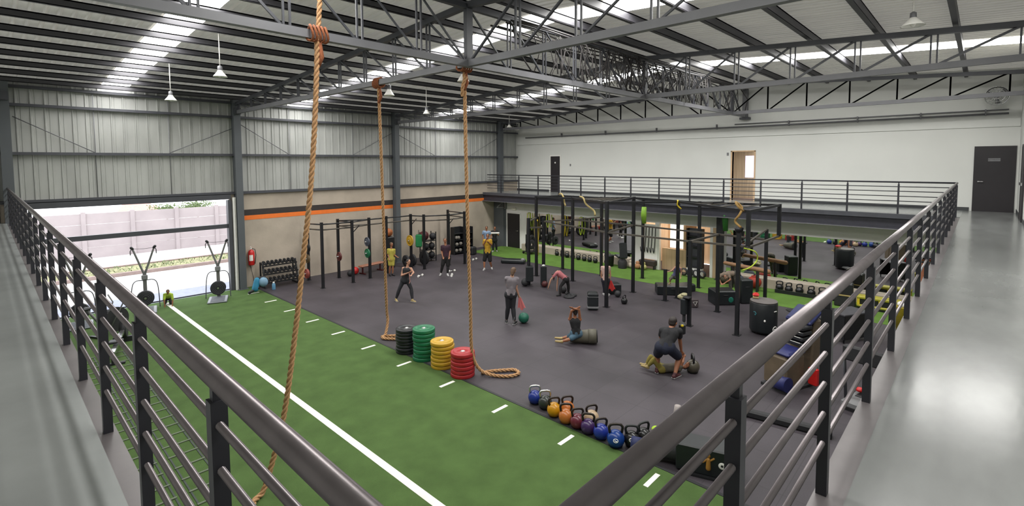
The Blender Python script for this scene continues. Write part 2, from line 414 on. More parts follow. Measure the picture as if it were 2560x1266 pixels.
txt = bpy.data.curves.new('door_sign_text', 'FONT'); txt.body = 'BATHROOM'; txt.size = .052; txt.extrude = .001; txt.align_x = 'CENTER'; txt.align_y = 'CENTER'
to = bpy.data.objects.new('sign_lettering', txt); C.objects.link(to); to.parent = d1; to.location = (X2-.039, -.27, 5.02); to.rotation_euler = (PI/2, 0, -PI/2); txt.materials.append(M_black)
d2_ = door('door_2', X2, 18.15, 18.85, ZM, 5.38, None)
MB().cyl((X2-.03, 18.5, 5.0), (X2-.04, 18.5, 5.0), .05).build('door_sign', M_whitep, d2_)
d3 = door('door_3', YB, 19.9, 20.9, ZM, 5.4, None, axis='Y', frame=M_doorb)
MB().box(19.95, 20.85, YB+.02, YB+.07, 4.28, 4.36).build('door_rail', M_chrome, d3)
# wall to the right and behind the walkways
def wx(y, x0, x1, z0, th=-.15):
    return MB().box(x0, x1, y+th, y, z0, zr(y)+.03)
struct('wall_right', wx(YB, XB, X2, 0), M_white)
struct('baseboard_right', MB().box(1, 19.8, YB, YB+.012, ZM, ZM+.12).box(21, X2, YB, YB+.012, ZM, ZM+.12), M_base)
mb = MB()
for a, b in ((YB, 7.74), (7.74, Y1)):
    mb.add([(XB, a, 0), (XB, b, 0), (XB, b, zr(b)+.03), (XB, a, zr(a)+.03), (XB-.15, a, 0), (XB-.15, b, 0), (XB-.15, b, zr(b)+.03), (XB-.15, a, zr(a)+.03)], [(0, 3, 2, 1), (4, 5, 6, 7), (2, 3, 7, 6)])
struct('wall_back', mb, M_white)
d4 = struct('door_4', MB().box(-1.2, .3, Y1-.03, Y1, ZM, 5.5), M_doorb)

# --- mezzanine slabs
struct('floor_walkway_left', MB().box(XB, .43, YB, Y1, ZM-.22, ZM), M_walk)
struct('floor_walkway_right', MB().box(.43, X2, YB, .45, ZM-.22, ZM), M_walk2)
struct('floor_walkway_far', MB().box(20.55, X2, .45, Y1, ZM-.12, ZM), M_walk)
def channel(m_, p0, p1, side):
    pass
struct('trim_5', MB().box(.43, .53, .58, Y1-.05, ZM-.34, ZM-.012).box(.43, 20.4, .45, .59, ZM-.34, ZM-.012), M_curb)
struct('trim_6', MB().box(20.36, 20.55, .62, Y1, ZM-.14, ZM+.01), M_steel)
struct('trim_7', MB().box(20.44, 20.5, .62, Y1, 2.8, ZM-.14).box(20.36, 20.62, .62, Y1, 2.76, 2.80), mat('beam_dark', (50, 50, 58), .5))
struct('trim_highlight', MB().box(20.3, 20.36, .62, Y1, 2.755, 2.775), M_chord)  # paler strip stands in for the highlight along the beam's bottom flange
# --- lower far wall with opening, kerb and mirrors
struct('wall_far_lower', MB().box(XL, XL+.2, -.86, 8.1, 0, 2.18).box(XL, XL+.2, 11.7, Y1, 0, 2.18).box(XL, XL+.2, -.86, Y1, 2.18, 3.04), M_bulk)
struct('trim_9', MB().box(XL-.32, XL, .4, 7.75, 0, .36).box(XL-.32, XL, 12.2, 19.1, 0, .36), M_conc)
for k, (a, b, l) in enumerate(((.5, 7.72, 'wide wall mirror right of the changing area opening, under the far walkway'), (12.2, 19.0, 'wide wall mirror left of the opening behind the large rig'))):
    o = MB().box(XL-.02, XL-.003, a, b, .36, 2.15).build('wall_mirror', M_mirror); tag(o, l, 'mirror')
d5 = door('door_5', XL, 19.5, 20.5, 0, 2.02, 19.63, frame=M_bulk)
struct('trim_11', MB().box(XL-.12, XL, 20.72, 21.55, 0, 2.78).box(XL-.06, XL, 20.62, 20.72, 0, 2.78), M_col)
o = MB().rbox((XL-.05, 19.95, 2.3), (.06, .34, .16), bev=.01).build('emergency_light', mat('exit_box', (240, 238, 230), .4)); tag(o, 'small white emergency light box above the dark lower door', 'light')
t = thing('wall_bracket', 'triangular pale steel bracket above the dark lower door', 'bracket', (20.9, 20.6, 2.4))
MB().tube([(-.35, 0, 0), (.3, 0, .4), (.35, 0, -.05), (-.35, 0, 0)], .025, 8).build('frame', M_grey, t)
MB().box(.3, .43, -.05, .05, -.12, .42).build('mount', M_grey, t)
# recess room behind the opening (8.1..11.7)
struct('wall_recess', MB().box(XL+.2, 24.3, 11.7, 11.85, 0, 2.9).box(24.2, 24.35, 8.0, 11.85, 0, 2.9).box(XL+.2, 24.3, 7.95, 8.1, 0, 2.9), M_tan)
struct('wall_recess_panel', MB().box(XL+.0, XL+.12, 10.78, 10.95, 0, 2.18).box(XL, XL+.12, 11.5, 11.7, 0, 2.18).box(XL, XL+.12, 8.1, 8.4, 0, 2.18).box(XL+.3, XL+.4, 9.5, 10.78, 0, 1.0).box(XL+.4, XL+1.6, 9.7, 9.8, 0, 2.18), M_tan)
struct('wall_recess_white', MB().box(XL-.02, XL+.14, 10.76, 10.98, 0, 2.18).box(XL-.02, XL+.14, 8.3, 8.42, 0, 2.18), M_whitep)
struct('ceiling_recess', MB().box(XL+.2, 24.3, 7.95, 11.85, 2.75, 2.8), M_white)
li = bpy.data.lights.new('recess_light', 'AREA'); li.energy = 26; li.size = 1.4; li.color = (1, .93, .84)
lo = bpy.data.objects.new('recess_light', li); C.objects.link(lo); lo.location = (22.6, 10.4, 2.72)
struct('window_2', MB().box(24.18, 24.2, 10.9, 11.6, .6, 2.2), mat('recess_window', (255, 250, 240), .5, emit=.5))

t = thing('mezzanine_column', 'dark steel column in the lower far wall, right of the recess shelf', 'column', (XL-.14, 7.95, 0))
MB().box(-.12, .12, -.12, .12, 0, 2.76).build('shaft', M_railpost, t); MB().box(-.18, .13, -.17, .17, 0, .02).build('base_plate', M_railpost, t)

# ================================================================= RAILINGS
def railing(name, label, p0, p1, posts, corner=0):
    p0 = Vector(p0); p1 = Vector(p1); t = thing(name, label, 'railing', (p0.x, p0.y, ZM)); d = p1-p0; L = d.length; u = d/L
    r_, rp = (.031, .027) if 'far' not in label else (.026, .026)
    MB().cyl((0, 0, ZR-ZM), tuple(d+Vector((0, 0, ZR-ZM))), r_, n=16).build('handrail', M_rail if 'far' not in label else M_railpost, t)
    for z in (4.16, 4.01, 3.85, 3.69, 3.53):
        MB().cyl((0, 0, z-ZM), tuple(d+Vector((0, 0, z-ZM))), .0135, n=10).build('rail', M_rail if 'far' not in label else M_railpost, t)
    n = Vector((-u.y, u.x, 0))
    for s in posts:
        c = u*s
        m_ = MB().bar(c+Vector((0, 0, -.012)), c+Vector((0, 0, ZR-ZM-.07)), .05, .05, up=n)
        m_.bar(c+Vector((0, 0, ZR-ZM-.075)), c+Vector((0, 0, ZR-ZM-.02)), .03, .03, up=n)
        m_.build('post', M_railpost, t)
    return t
railing('railing', 'dark metal railing along the left walkway toward the garage door', (.485, .56, 0), (.485, 21.25, 0), [.04]+[1.22+1.17*i for i in range(17)])
railing('railing', 'dark metal railing along the right walkway toward the dark sign door', (.485, .555, 0), (20.46, .555, 0), [1.16, 2.48, 3.86, 5.2, 6.5, 7.75]+[9.1+1.38*i for i in range(8)]+[19.94])
railing('railing', 'dark metal railing along the far walkway in front of the white wall', (20.46, .57, 0), (20.46, 21.3, 0), [1.4*i+.0 for i in range(1, 15)])

# ================================================================= TRUSSES
ZC = 7.03
def pair(mb, p, q, off, w=.03):
    o = Vector(off)
    return mb.bar(Vector(p)+o, Vector(q)+o, w).bar(Vector(p)-o, Vector(q)-o, w)
TL = ['dark roof truss nearest the camera, its chord ending above the extinguisher column', 'dark roof truss in the middle, its chord ending on the second wall column', 'dark roof truss closest to the white wall, its chord ending at the far corner column']
def ztop(y): return zr(y)-.34
for x, lab in zip((6.93, 14.25, 21.7), TL):
    t = thing('roof_truss', lab, 'truss', (x, 0, 0))
    MB().box(-.06, .06, YB+.02, Y1-.3, ZC-.06, ZC+.07).build('bottom_chord', M_chord, t)
    m_ = MB(); m_.bar((0, YB+.02, ztop(YB)), (0, 7.74, ztop(7.74)), .12, .12).bar((0, 7.74, ztop(7.74)), (0, Y1-.2, ztop(Y1-.2)), .12, .12); m_.build('top_chord', M_steel, t)
    nl = [7.74+1.335*i for i in range(11)]; nr = [7.74-1.375*i for i in range(7)]
    w = .034 if x < 20 else .045
    for ns, sgn in ((nl, 1), (nr, -1)):
        for i, y in enumerate(ns):
            if i or sgn == 1:
                m_ = MB()
                if i == 0: m_.box(-.08, .08, y-.05, y+.05, ZC, ztop(y))
                else: pair(m_, (0, y, ZC), (0, y, ztop(y)), (0, .055, 0) if x < 20 else (0, .0, 0), w)
                m_.build('vertical_strut', M_steel, t)
            if i+1 < len(ns):
                m_ = MB(); pair(m_, (0, y+.06*sgn, ZC+.04), (0, ns[i+1]-.05*sgn, ztop(ns[i+1])-.03), (.03, .03, 0) if x < 20 else (0, 0, 0), w)
                m_.build('diagonal_brace', M_steel, t)
# ridge girder crossing the trusses
t = thing('ridge_girder', 'long dark lattice girder running under the ridge across all trusses', 'truss', (0, 7.74, 0))
MB().box(XB+.1, X2-.3, -.06, .06, ZC-.07, ZC+.06).build('bottom_chord', M_chord, t)
MB().box(XB+.1, X2-.3, -.05, .05, 8.12, 8.22).build('top_chord', M_steel, t)
xs = [-.4+1.22*i for i in range(20)]
for i, x in enumerate(xs[:-1]):
    m_ = MB(); pair(m_, (x, 0, ZC), (x, 0, 8.15), (.05, 0, 0), .03); m_.build('vertical_strut', M_steel, t)
    m_ = MB(); pair(m_, (x+.05, 0, 8.13), (x+1.17, 0, ZC+.03), (.03, .03, 0), .028); m_.build('diagonal_brace', M_steel, t)
# loose thin rods and cables bunched on the girder between the second and third truss
m_ = MB(); random.seed(11)
for i in range(150):
    x = random.choice((random.uniform(9.0, 13.5), random.uniform(13, 22.6), random.gauss(16.5, 1.6))); x = min(max(x, 8), 23)
    y = random.uniform(-.45, .45)
    x2 = x+random.gauss(0, .28); z0 = ZC+random.uniform(.03, .2); z1 = 8.15-random.uniform(0, .15)
    mid = ((x+x2)/2+random.gauss(0, .1), y+random.gauss(0, .12), (z0+z1)/2)
    m_.tube([(x, y, z0), ((x+mid[0])/2+random.gauss(0, .02), (y+mid[1])/2, z0*.75+z1*.25), mid, ((x2+mid[0])/2, (y*.5+mid[1])/2, z0*.25+z1*.75), (x2, y*.5, z1)], random.choice((.012, .018, .01)), 6)
for k in range(5):
    y = -.45+k*.22
    m_.tube([(8+j*1.1, y+random.gauss(0, .03), 8.1-.08*random.random()) for j in range(14)], .02, 6)
o = m_.build('cable_bundle', mat('cable_dark', (48, 44, 44), .6), t); o['kind'] = 'stuff'
t = thing('wall_column_stub', 'short steel stub column carrying the ridge girder on the white wall', 'column', (X2-.13, 7.74, 0))
MB().box(-.09, .09, -.1, .1, 6.95, 8.2).build('shaft', M_chord, t); MB().box(-.14, .14, -.2, .2, 6.86, 6.96).build('bracket', M_steel, t)
# pipes on white wall
t = thing('wall_pipe', 'pair of grey conduit pipes running the length of the white wall', 'pipe', (X2-.09, 0, 6.55))
MB().cyl((0, YB+.3, 0), (0, 20.8, 0), .035, n=10).build('lower_pipe', M_chord, t)
MB().cyl((.02, YB+.3, .13), (.02, 8.2, .13), .022, n=10).build('upper_pipe', M_chord, t)
for y in (0, 1.7, 3.6, 6, 9, 12, 15, 18): MB().box(-.04, .08, y-.02, y+.02, -.05, .17).build('clamp', M_chord, t)
t = thing('wall_fan', 'caged grey fan mounted high on the white wall above the sign door', 'fan', (X2-.35, -.25, 7.12))
rg = MB()
for a in range(8): rg.tube([(-.12, .3*math.cos(PI*a/8)*s, .3*math.sin(PI*a/8)*s) for s in (-1, -.5, 0, .5, 1)], .006, 6)
for r in (.3, .2, .1): rg.tube([(-.12, r*math.cos(2*PI*k/24), r*math.sin(2*PI*k/24)) for k in range(24)], .008, 6, closed=True)
rg.build('cage', M_chrome, t)
MB().lathe([(.3, -.12), (.31, -.02), (.28, .1)], axis='X', n=24).build('shroud', M_grey, t)
for k in range(3):
    a = 2*PI*k/3+.3; MB().add([(-.05, .05*math.cos(a), .05*math.sin(a)), (-.02, .27*math.cos(a-.25), .27*math.sin(a-.25)), (-.08, .27*math.cos(a+.35), .27*math.sin(a+.35)), (-.06, .05*math.cos(a+.8), .05*math.sin(a+.8))], [(0, 1, 2, 3)]).build('blade', M_grey, t)
MB().cyl((-.08, 0, 0), (.3, 0, 0), .06, n=12).build('motor', M_steel, t)
for (y, z, l) in ((17.4, 4.86, 'small switch plate right of the narrow dark upper door'), (8.5, 5.35, 'small switch plate left of the wood-lined doorway')):
    o = MB().rbox((X2-.015, y, z), (.03, .08, .13), bev=.008).build('wall_switch', M_grey); tag(o, l, 'switch')
# pendant bell lamps
def lamp(x, y, ztop_, zb, r, lab):
    t = thing('pendant_lamp', lab, 'lamp', (x, y, ztop_), 0, 'white bell pendant lamps under the roof')
    h = zb-ztop_
    MB().cyl((0, 0, 0), (0, 0, h+.2), .012, n=8).build('rod', M_whitep, t)
    MB().lathe([(.02, h+.26), (.05, h+.24), (.055, h+.15), (.05, h+.14)], n=16).build('socket', M_chord, t)
    MB().lathe([(.05, h+.15), (r*.45, h+.11), (r*.75, h+.05), (r, h), (r*1.03, h-.01), (r*.98, h), (r*.72, h+.04), (.045, h+.13)], n=24).build('lamp_shade', M_whitep, t)
    MB().ell((0, 0, h+.03), (.05, .05, .06)).build('bulb', M_whitep, t)
for a in ((3.81, 17.04, zr(17.04)-.03, 6.85, .15, 'white bell pendant lamp nearest the garage wall'), (4.01, 13.35, zr(13.35), 7.1, .15, 'white bell pendant lamp on a long rod beside the left skylight'),
          (11.77, 15.58, zr(15.58), 6.9, .13, 'white bell pendant lamp hanging between the first two trusses'), (20.9, 19.9, zr(19.9), 7.05, .15, 'white bell pendant lamp in the far corner, nearer the metal wall'),
          (12.5, 1.09, zr(1.09), 7.62, .19, 'large white bell pendant lamp at the upper right'), (22.3, 20.6, zr(20.6), 7.0, .15, 'white bell pendant lamp closest to the white wall corner'),
          (7.12, 10.95, ZC-.02, 6.72, .13, 'white bell lamp beside the top of the middle climbing rope'), (7.1, 8.1, ZC-.02, 6.74, .13, 'white bell lamp under the chord crossing beside the right climbing rope')):
    lamp(*a)

GAIN = .6

# ================================================================= ROPES
def resample(pts, step):
    pts = [Vector(p) for p in pts]; out = []; n = len(pts)
    def cr(i, t):
        p0, p1, p2, p3 = pts[max(i-1, 0)], pts[i], pts[min(i+1, n-1)], pts[min(i+2, n-1)]
        return .5*((2*p1)+(p2-p0)*t+(2*p0-5*p1+4*p2-p3)*t*t+(3*p1-p0-3*p2+p3)*t**3)
    for i in range(n-1):
        k = max(1, int((pts[i+1]-pts[i]).length/step))
        for j in range(k): out.append(cr(i, j/k))
    out.append(pts[-1]); return out
def rope_mesh(pts, r, pitch=.3, step=.03):
    P = resample(pts, step); n = len(P); L = 0; prev = None; S3 = [[], [], []]
    for i, p in enumerate(P):
        t = (P[min(i+1, n-1)]-P[max(i-1, 0)]).normalized()
        a = t.orthogonal().normalized() if prev is None else (prev-t*prev.dot(t)).normalized()
        prev = a; b = t.cross(a)
        if i: L += (P[i]-P[i-1]).length
        for k in range(3):
            th = 2*PI*(L/pitch+k/3); S3[k].append(p+(a*math.cos(th)+b*math.sin(th))*r*.56)
    m_ = MB()
    for s in S3: m_.tube(s, r*.5, 7)
    return m_
def climbing_rope(label, pts, r, wraps, tailwrap=None):
    x, y, z = pts[0]; t = thing('climbing_rope', label, 'rope', (0, 0, 0), 0, 'climbing ropes hung from the roof chords')
    rope_mesh(pts, r).build('rope', M_rope, t)
    m_ = MB()
    for k in range(5): m_.tube([(x+.1*math.cos(2*PI*j/12), y-.12+.06*k+.02*math.sin(j), ZC+.0+.12*math.sin(2*PI*j/12)) for j in range(12)], .02, 8, closed=True) if wraps == 'Y' else m_.tube([(x-.12+.06*k+.02*math.sin(j), y+.1*math.cos(2*PI*j/12), ZC+.12*math.sin(2*PI*j/12)) for j in range(12)], .02, 8, closed=True)
    m_.tube([(x+.02, y, ZC-.1), (x+.05, y-.02, ZC-.35), (x, y+.02, ZC-.5)], .04, 8)
    m_.build('knot', M_ropeg, t)
    if tailwrap:
        rope_mesh(tailwrap, r*.95).build('tail', M_rope, t)
    return t
climbing_rope('long climbing rope nearest the camera, hanging over the green turf', [(3.7, 7.66, 6.95), (3.62, 7.66, 5.7), (3.52, 7.68, 4.56), (3.39, 7.72, 3.49), (3.27, 7.74, 2.56), (3.1, 7.74, 1.49), (2.96, 7.74, .87), (2.7, 7.72, .12), (2.5, 7.6, .05), (2.3, 7.2, .05)], .042, 'X',
   [(3.7, 7.7, 6.8), (3.76, 7.72, 7.3), (3.82, 7.74, 7.9), (3.84, 7.76, 8.25)])
climbing_rope('middle climbing rope ending in a loop behind the black plate stack', [(6.95, 11.16, 6.9), (7.2, 11.5, 5), (7.45, 11.85, 3), (7.8, 12.35, .9), (7.86, 12.4, .45), (7.72, 12.3, .12), (7.58, 12.22, .05), (7.78, 11.9, .045), (8.05, 11.55, .045), (8.25, 11.62, .045), (8.1, 11.95, .045), (7.75, 12.3, .045), (7.6, 12.35, .045)], .04, 'Y')
climbing_rope('right climbing rope with its end looped on the floor beside the red plates', [(7.0, 7.95, 6.9), (7.15, 8.1, 5.2), (7.35, 8.28, 3.2), (7.52, 8.42, 1.6), (7.6, 8.5, .85), (7.68, 8.5, .4), (7.82, 8.38, .12), (7.98, 8.1, .045), (8.2, 7.82, .045), (8.45, 7.78, .045), (8.52, 7.98, .045), (8.35, 8.14, .045), (8.1, 8.32, .05), (7.87, 8.45, .045)], .04, 'X',
   [(7.0, 7.9, 6.8), (6.95, 7.95, 6.6), (6.98, 8.0, 6.4)])

# ================================================================= PLATES AND KETTLEBELLS
def pm(n, c): return mat('bumper_'+n, c, .42, var=.06, bump=.05, bscale=30)
PC = {'black': (34, 36, 42), 'green': (26, 128, 84), 'yellow': (228, 180, 50), 'red': (196, 40, 48), 'blue': (40, 80, 170)}
def plate(col, r, h, m_=None):
    t = thing('bumper_plate', None, 'weight plate')
    MB().lathe([(.03, 0), (r*.62, 0), (r*.66, h*.12), (r*.78, h*.12), (r*.8, 0), (r*.975, 0), (r, h*.12), (r, h*.8), (r*.97, h*.92), (r*.8, h*.94), (r*.78, h*.84), (r*.3, h*.84), (r*.28, h*.93), (.03, h*.93)], n=40).build('disc', pm(col, PC[col]), t)
    MB().lathe([(.028, 0), (.05, 0), (.055, h*.02), (.055, h*.94), (.045, h*.97), (.028, h*.97), (.028, 0)], n=20).build('hub', M_chrome, t)
    return t
pos = {'black': (7.52, 10.97, 8, .082), 'green': (7.55, 10.24, 8, .101), 'yellow': (7.56, 9.52, 7, .094), 'red': (7.57, 8.76, 6, .098)}
for col, (x, y, n, h) in pos.items():
    first = plate(col, .285, h)
    for k in range(n):
        jx, jy = x+random.uniform(-.012, .012), y+random.uniform(-.012, .012)
        where = 'lowest' if k == 0 else 'topmost' if k == n-1 else ('second', 'third', 'fourth', 'fifth', 'sixth', 'seventh')[k-1]+' from the floor'
        lab = '%s bumper plate, %s in the %s stack by the turf edge' % (col, where, col)
        if k == 0:
            first.location = (jx, jy, 0); first['label'] = lab; first['group'] = col+' bumper plates stacked by the turf'; continue
        o = dup(first, (jx, jy, k*h), random.uniform(0, 6), lab)
# mark on the black stack's top plate
def kettlebell(col, name, s=1.0, hm=None):
    t = thing('kettlebell', None, 'kettlebell')
    r = .128*s; cz = r*.93
    prof = [(.0001, 0), (r*.62, 0), (r*.7, .012*s)]
    for k in range(1, 12):
        a = -PI/2+PI*(k+1.6)/13.2; prof.append((r*math.cos(a), cz+r*math.sin(a)))
    prof.append((.0001, cz+r*.98))
    MB().lathe(prof, n=28).build('body', mat('kettlebell_'+name, col, .28, var=.06), t)
    w = .088*s; zt_ = cz+r*.7; top = cz+r+.092*s
    pts = [(-w*.95, 0, zt_), (-w*1.12, 0, zt_+.07*s), (-w*1.1, 0, top-.04*s), (-w*.85, 0, top-.008*s), (-w*.4, 0, top), (w*.4, 0, top), (w*.85, 0, top-.008*s), (w*1.1, 0, top-.04*s), (w*1.12, 0, zt_+.07*s), (w*.95, 0, zt_)]
    MB().tube(resample(pts, .03), .02*s, 10).build('handle', hm or M_rubgrip, t)
    MB().lathe([(r*.64, .0), (r*.72, .012), (r*.8, .03*s)], n=24).build('base', M_rub, t)
    return t
M_rubgrip = mat('grip_metal', (62, 54, 50), .35, .5)
kbs = [(7.66, 6.60, 'blue', (34, 60, 160), 'blue kettlebell with silver handle, farthest along the row by the turf', M_chrome), (7.63, 6.30, 'charcoal', (58, 64, 60), 'charcoal kettlebell with steel handle, between the blue and yellow ones', M_chrome),
       (7.52, 5.98, 'amber', (232, 164, 20), 'yellow kettlebell with dark handle in the floor row', None), (7.47, 5.65, 'orange', (222, 130, 60), 'orange kettlebell in the row between yellow and maroon', None),
       (7.47, 5.38, 'maroon', (122, 44, 62), 'maroon kettlebell in the row beside the cream one', None), (7.45, 5.12, 'purple', (74, 44, 104), 'purple kettlebell in the row between maroon and blue', None),
       (7.46, 4.85, 'royal', (40, 62, 168), 'royal blue kettlebell directly after the purple one', None), (7.42, 4.52, 'deep_blue', (24, 72, 160), 'larger blue kettlebell with a white printed mark, near the rail', None),
       (7.62, 4.32, 'jet', (26, 26, 28), 'black kettlebell with a white mark, last of the row at the rail', M_black), (7.86, 4.22, 'jet', (26, 26, 28), 'black kettlebell set just behind the last one of the row', M_black),
       (7.74, 5.82, 'orange', (222, 130, 60), 'orange kettlebell standing behind the yellow one', None), (7.76, 5.26, 'cream', (226, 196, 160), 'cream kettlebell mostly hidden behind the maroon one', None)]
for x, y, n, c, l, hm in kbs:
    k = kettlebell(c, n, 1.1 if n != 'deep_blue' else 1.2, hm); k.location = (x, y, 0); k.rotation_euler = (0, 0, -.75+random.uniform(-.35, .35)); k['label'] = l; k['group'] = 'kettlebells lined up on the rubber floor by the turf'
    if n in ('deep_blue', 'jet') and x < 7.7:
        a = Vector((-x, -y, 0)).normalized(); R = .142
        c0 = Vector((a.x, a.y, .35)).normalized()
        q = [o for o in k.children if o.name.startswith('body')][0]
        m_ = MB(); u = Vector((-a.y, a.x, 0)); rzk = k.rotation_euler[2]; M3 = Matrix.Rotation(-rzk, 3, 'Z')
        cc = M3 @ (Vector((0, 0, .13)) + c0*(.152 if n == 'deep_blue' else .14)); uu = M3 @ u; vv = uu.cross(M3 @ c0)
        m_.tube([cc+uu*.04*math.cos(th)+vv*.03*math.sin(th) for th in [j*PI/8 for j in range(16)]], .007, 6, closed=True); m_.cap(cc-uu*.015, cc+uu*.018+vv*.01, .009)
        m_.build('printed_mark', M_whitep, k)

# ================================================================= LARGE RIG
M_rig = mat('rig_steel', (34, 35, 40), .45, .1, .08, 5)
M_rigbar = mat('rig_pullup_bar', (104, 98, 90), .45, .3, .2, 5)
def post(mb, x, y, z0, z1, w=.1):
    mb.box(x-w/2, x+w/2, y-w/2, y+w/2, z0, z1)
    return mb
RX, RY = 14.6, 9.3
rig = thing('pull_up_rig', 'large black free-standing pull-up rig on the rubber floor beside the green strip', 'rig', (RX, RY, 0))
def loc(p): return (p[0]-RX, p[1]-RY, p[2])
posts = {'A': (15.18, 13.4, 2.75), 'B': (15.69, 13.03, 2.75), 'C': (16.6, 14.2, 3.55), 'D': (18.5, 14.2, 3.5), 'E': (16.89, 12.44, 3.55), 'F': (18.52, 12.08, 3.5), 'G': (14.59, 9.3, 3.67), 'H': (16.97, 9.63, 3.69), 'I': (19.3, 10.5, 3.45),
         'J': (16.7, 8.18, 1.14), 'K': (14.58, 6.35, 2.62), 'L': (16.6, 6.27, 2.6), 'M': (14.72, 4.99, 3.0), 'N': (19.0, 5.5, 2.6), 'O': (17.3, 8.0, 3.6), 'P': (19.3, 8.05, 3.45), 'Q': (20.6, 7.65, 3.4)}
for k, (x, y, z) in posts.items():
    m_ = MB(); post(m_, x-RX, y-RY, .012, z); m_.build('post', M_rig, rig)
    MB().box(x-RX-.1, x-RX+.1, y-RY-.1, y-RY+.1, 0, .012).build('foot_plate', M_rig, rig)
def beam(a, b, w=.075, name='beam', m=M_rig):
    MB().bar(loc(a), loc(b), w).build(name, m, rig)
def bar(a, b, r=.018): MB().cyl(loc(a), loc(b), r, n=10).build('pull_up_bar', M_rigbar, rig)
top = {k: (v[0], v[1], v[2]-.05) for k, v in posts.items()}
R_, S_ = (14.75, 4.75, 3.6), (17.5, 4.7, 3.6)
for a, b in (('C', 'E'), ('E', 'G'), ('G', 'O'), ('D', 'F'), ('F', 'H'), ('H', 'P'), ('C', 'D'), ('E', 'F'), ('G', 'H'), ('H', 'I'), ('I', 'P'), ('P', 'Q'), ('O', 'P')): beam(top[a], top[b])
beam(top['O'], R_); beam(top['P'], S_); beam(R_, S_)
for p in (R_, S_): m_ = MB(); post(m_, p[0]-RX, p[1]-RY, 2.6, p[2]+.04); m_.build('upright', M_rig, rig)
for k in range(7):
    t_ = k/6; a = Vector(top['E']).lerp(Vector(top['G']), t_); b = Vector(top['F']).lerp(Vector(top['H']), t_); bar(a, b)
for k in range(5):
    t_ = k/5; a = Vector(top['O']).lerp(Vector(R_), t_); b = Vector(top['P']).lerp(Vector(S_), t_); bar(a, b)
Z2 = 2.6
low = [((15.18, 13.4, Z2), (16.6, 14.2, Z2)), ((15.18, 13.4, 2.35), (15.69, 13.03, 2.35)), ((15.69, 13.03, Z2), (14.59, 9.3, Z2)), ((14.59, 9.3, Z2), (16.97, 9.63, Z2)), ((14.59, 9.3, Z2), (14.58, 6.35, Z2)), ((16.97, 9.63, Z2), (16.6, 6.27, Z2)),
       ((14.58, 6.35, Z2), (14.72, 4.85, Z2)), ((16.6, 6.27, Z2), (16.4, 4.8, Z2)), ((14.58, 6.35, Z2), (16.6, 6.27, Z2)), ((14.72, 4.85, Z2), (19.0, 5.5, Z2)), ((14.72, 4.85, 2.52), (17.5, 4.7, Z2)), ((16.89, 12.44, Z2), (18.52, 12.08, Z2)), ((15.69, 13.03, Z2), (16.89, 12.44, Z2)), ((16.89, 12.44, Z2), (16.97, 9.63, Z2))]
for a, b in low: beam(a, b, .055, 'beam', M_rigbar)
for k, (x, y, z) in posts.items():
    if k in 'GKMLE':
        m_ = MB()
        for zz in [.3+.12*i for i in range(int((z-.5)/.12))]: m_.box(x-RX-.046, x-RX-.04, y-RY-.01, y-RY+.01, zz, zz+.02)
        m_.build('hole_pattern', M_rigbar, rig)
m_ = MB(); m_.cyl(loc((14.72, 4.99, 3.0)), loc((14.72, 4.99, 3.14)), .1, .13, 16); m_.build('bar_catch', M_rig, rig)
# accessories hung on rig
def strap(lab, pts, m=M_lime, name='suspension_strap', r=.022):
    o = MB().tube(resample(pts, .08), r, 8).build(name, m); return tag(o, lab, 'strap', None)
M_tanst = mat('tan_webbing', (206, 184, 120), .7)
strap('tan strap knotted over the rig top near its left tall posts', [(17.2, 13.4, 3.62), (17.1, 13.2, 3.66), (17.0, 13.0, 3.5), (17.05, 13.0, 3.3), (17.0, 12.9, 3.15)], M_tanst, r=.035)
strap('tan strap draped over the rig top between the second and third tall posts', [(16.1, 11.5, 3.66), (15.9, 11.2, 3.62), (15.8, 11.0, 3.4), (15.9, 10.7, 3.15), (15.8, 10.6, 3.0)], M_tanst, r=.035)
strap('tan strap bundle tied on the rig corner nearest the right railing', [(14.75, 4.9, 3.6), (14.6, 5.0, 3.75), (14.72, 5.1, 3.85), (14.8, 4.95, 3.7), (14.6, 4.95, 3.5), (14.7, 5.1, 3.3), (14.6, 4.9, 3.15)], mat('ochre_rope', (190, 150, 84), .8), r=.032)
strap('yellow strap on the rig top above the boxes', [(17.25, 8.0, 3.62), (17.2, 8.0, 3.45), (17.3, 7.9, 3.3)], M_yel, r=.028)
strap('lime strap looping from the right end of the rig', [(14.72, 4.85, 2.55), (14.9, 4.6, 2.45), (15.1, 4.6, 2.2), (14.85, 4.7, 2.0), (14.75, 4.9, 1.9)], M_lime, r=.018)
strap('long yellow bands hanging on the left rig post by the dark lower door', [(16.6, 14.15, 2.5), (16.8, 14.3, 2.1), (16.7, 14.2, 1.5), (16.75, 14.25, .9)], M_yel, r=.035)
M_grn = mat('green_bag', (60, 140, 60), .6)
m_ = MB(); m_.tube([(0, 0, 0), (0, .02, -.5), (.02, 0, -1.0)], [.1, .12, .09], 12); o = m_.build('resistance_bands', M_grn); o.location = (20.55, 7.5, 3.2); tag(o, 'bundle of green resistance bands hanging on the rearmost rig post', 'bands')
m_ = MB(); m_.tube([(0, 0, 0), (0, .02, -.35), (.02, 0, -.7)], [.1, .12, .08], 12); o = m_.build('resistance_bands', mat('lime_bag', (150, 200, 60), .6)); o.location = (19.2, 10.4, 3.1); tag(o, 'bundle of lime resistance bands hanging by the tall rig post in front of the recess', 'bands')
o = MB().box(14.72-.05, 14.72+.05, 5.04, 5.1, 2.0, 2.1).build('j_cup', M_rig, rig) if False else None
t = thing('bar_holster', 'black bar holder hung low on the rig post in front of the boxes', 'bar holder', (14.42, 6.42, 0))
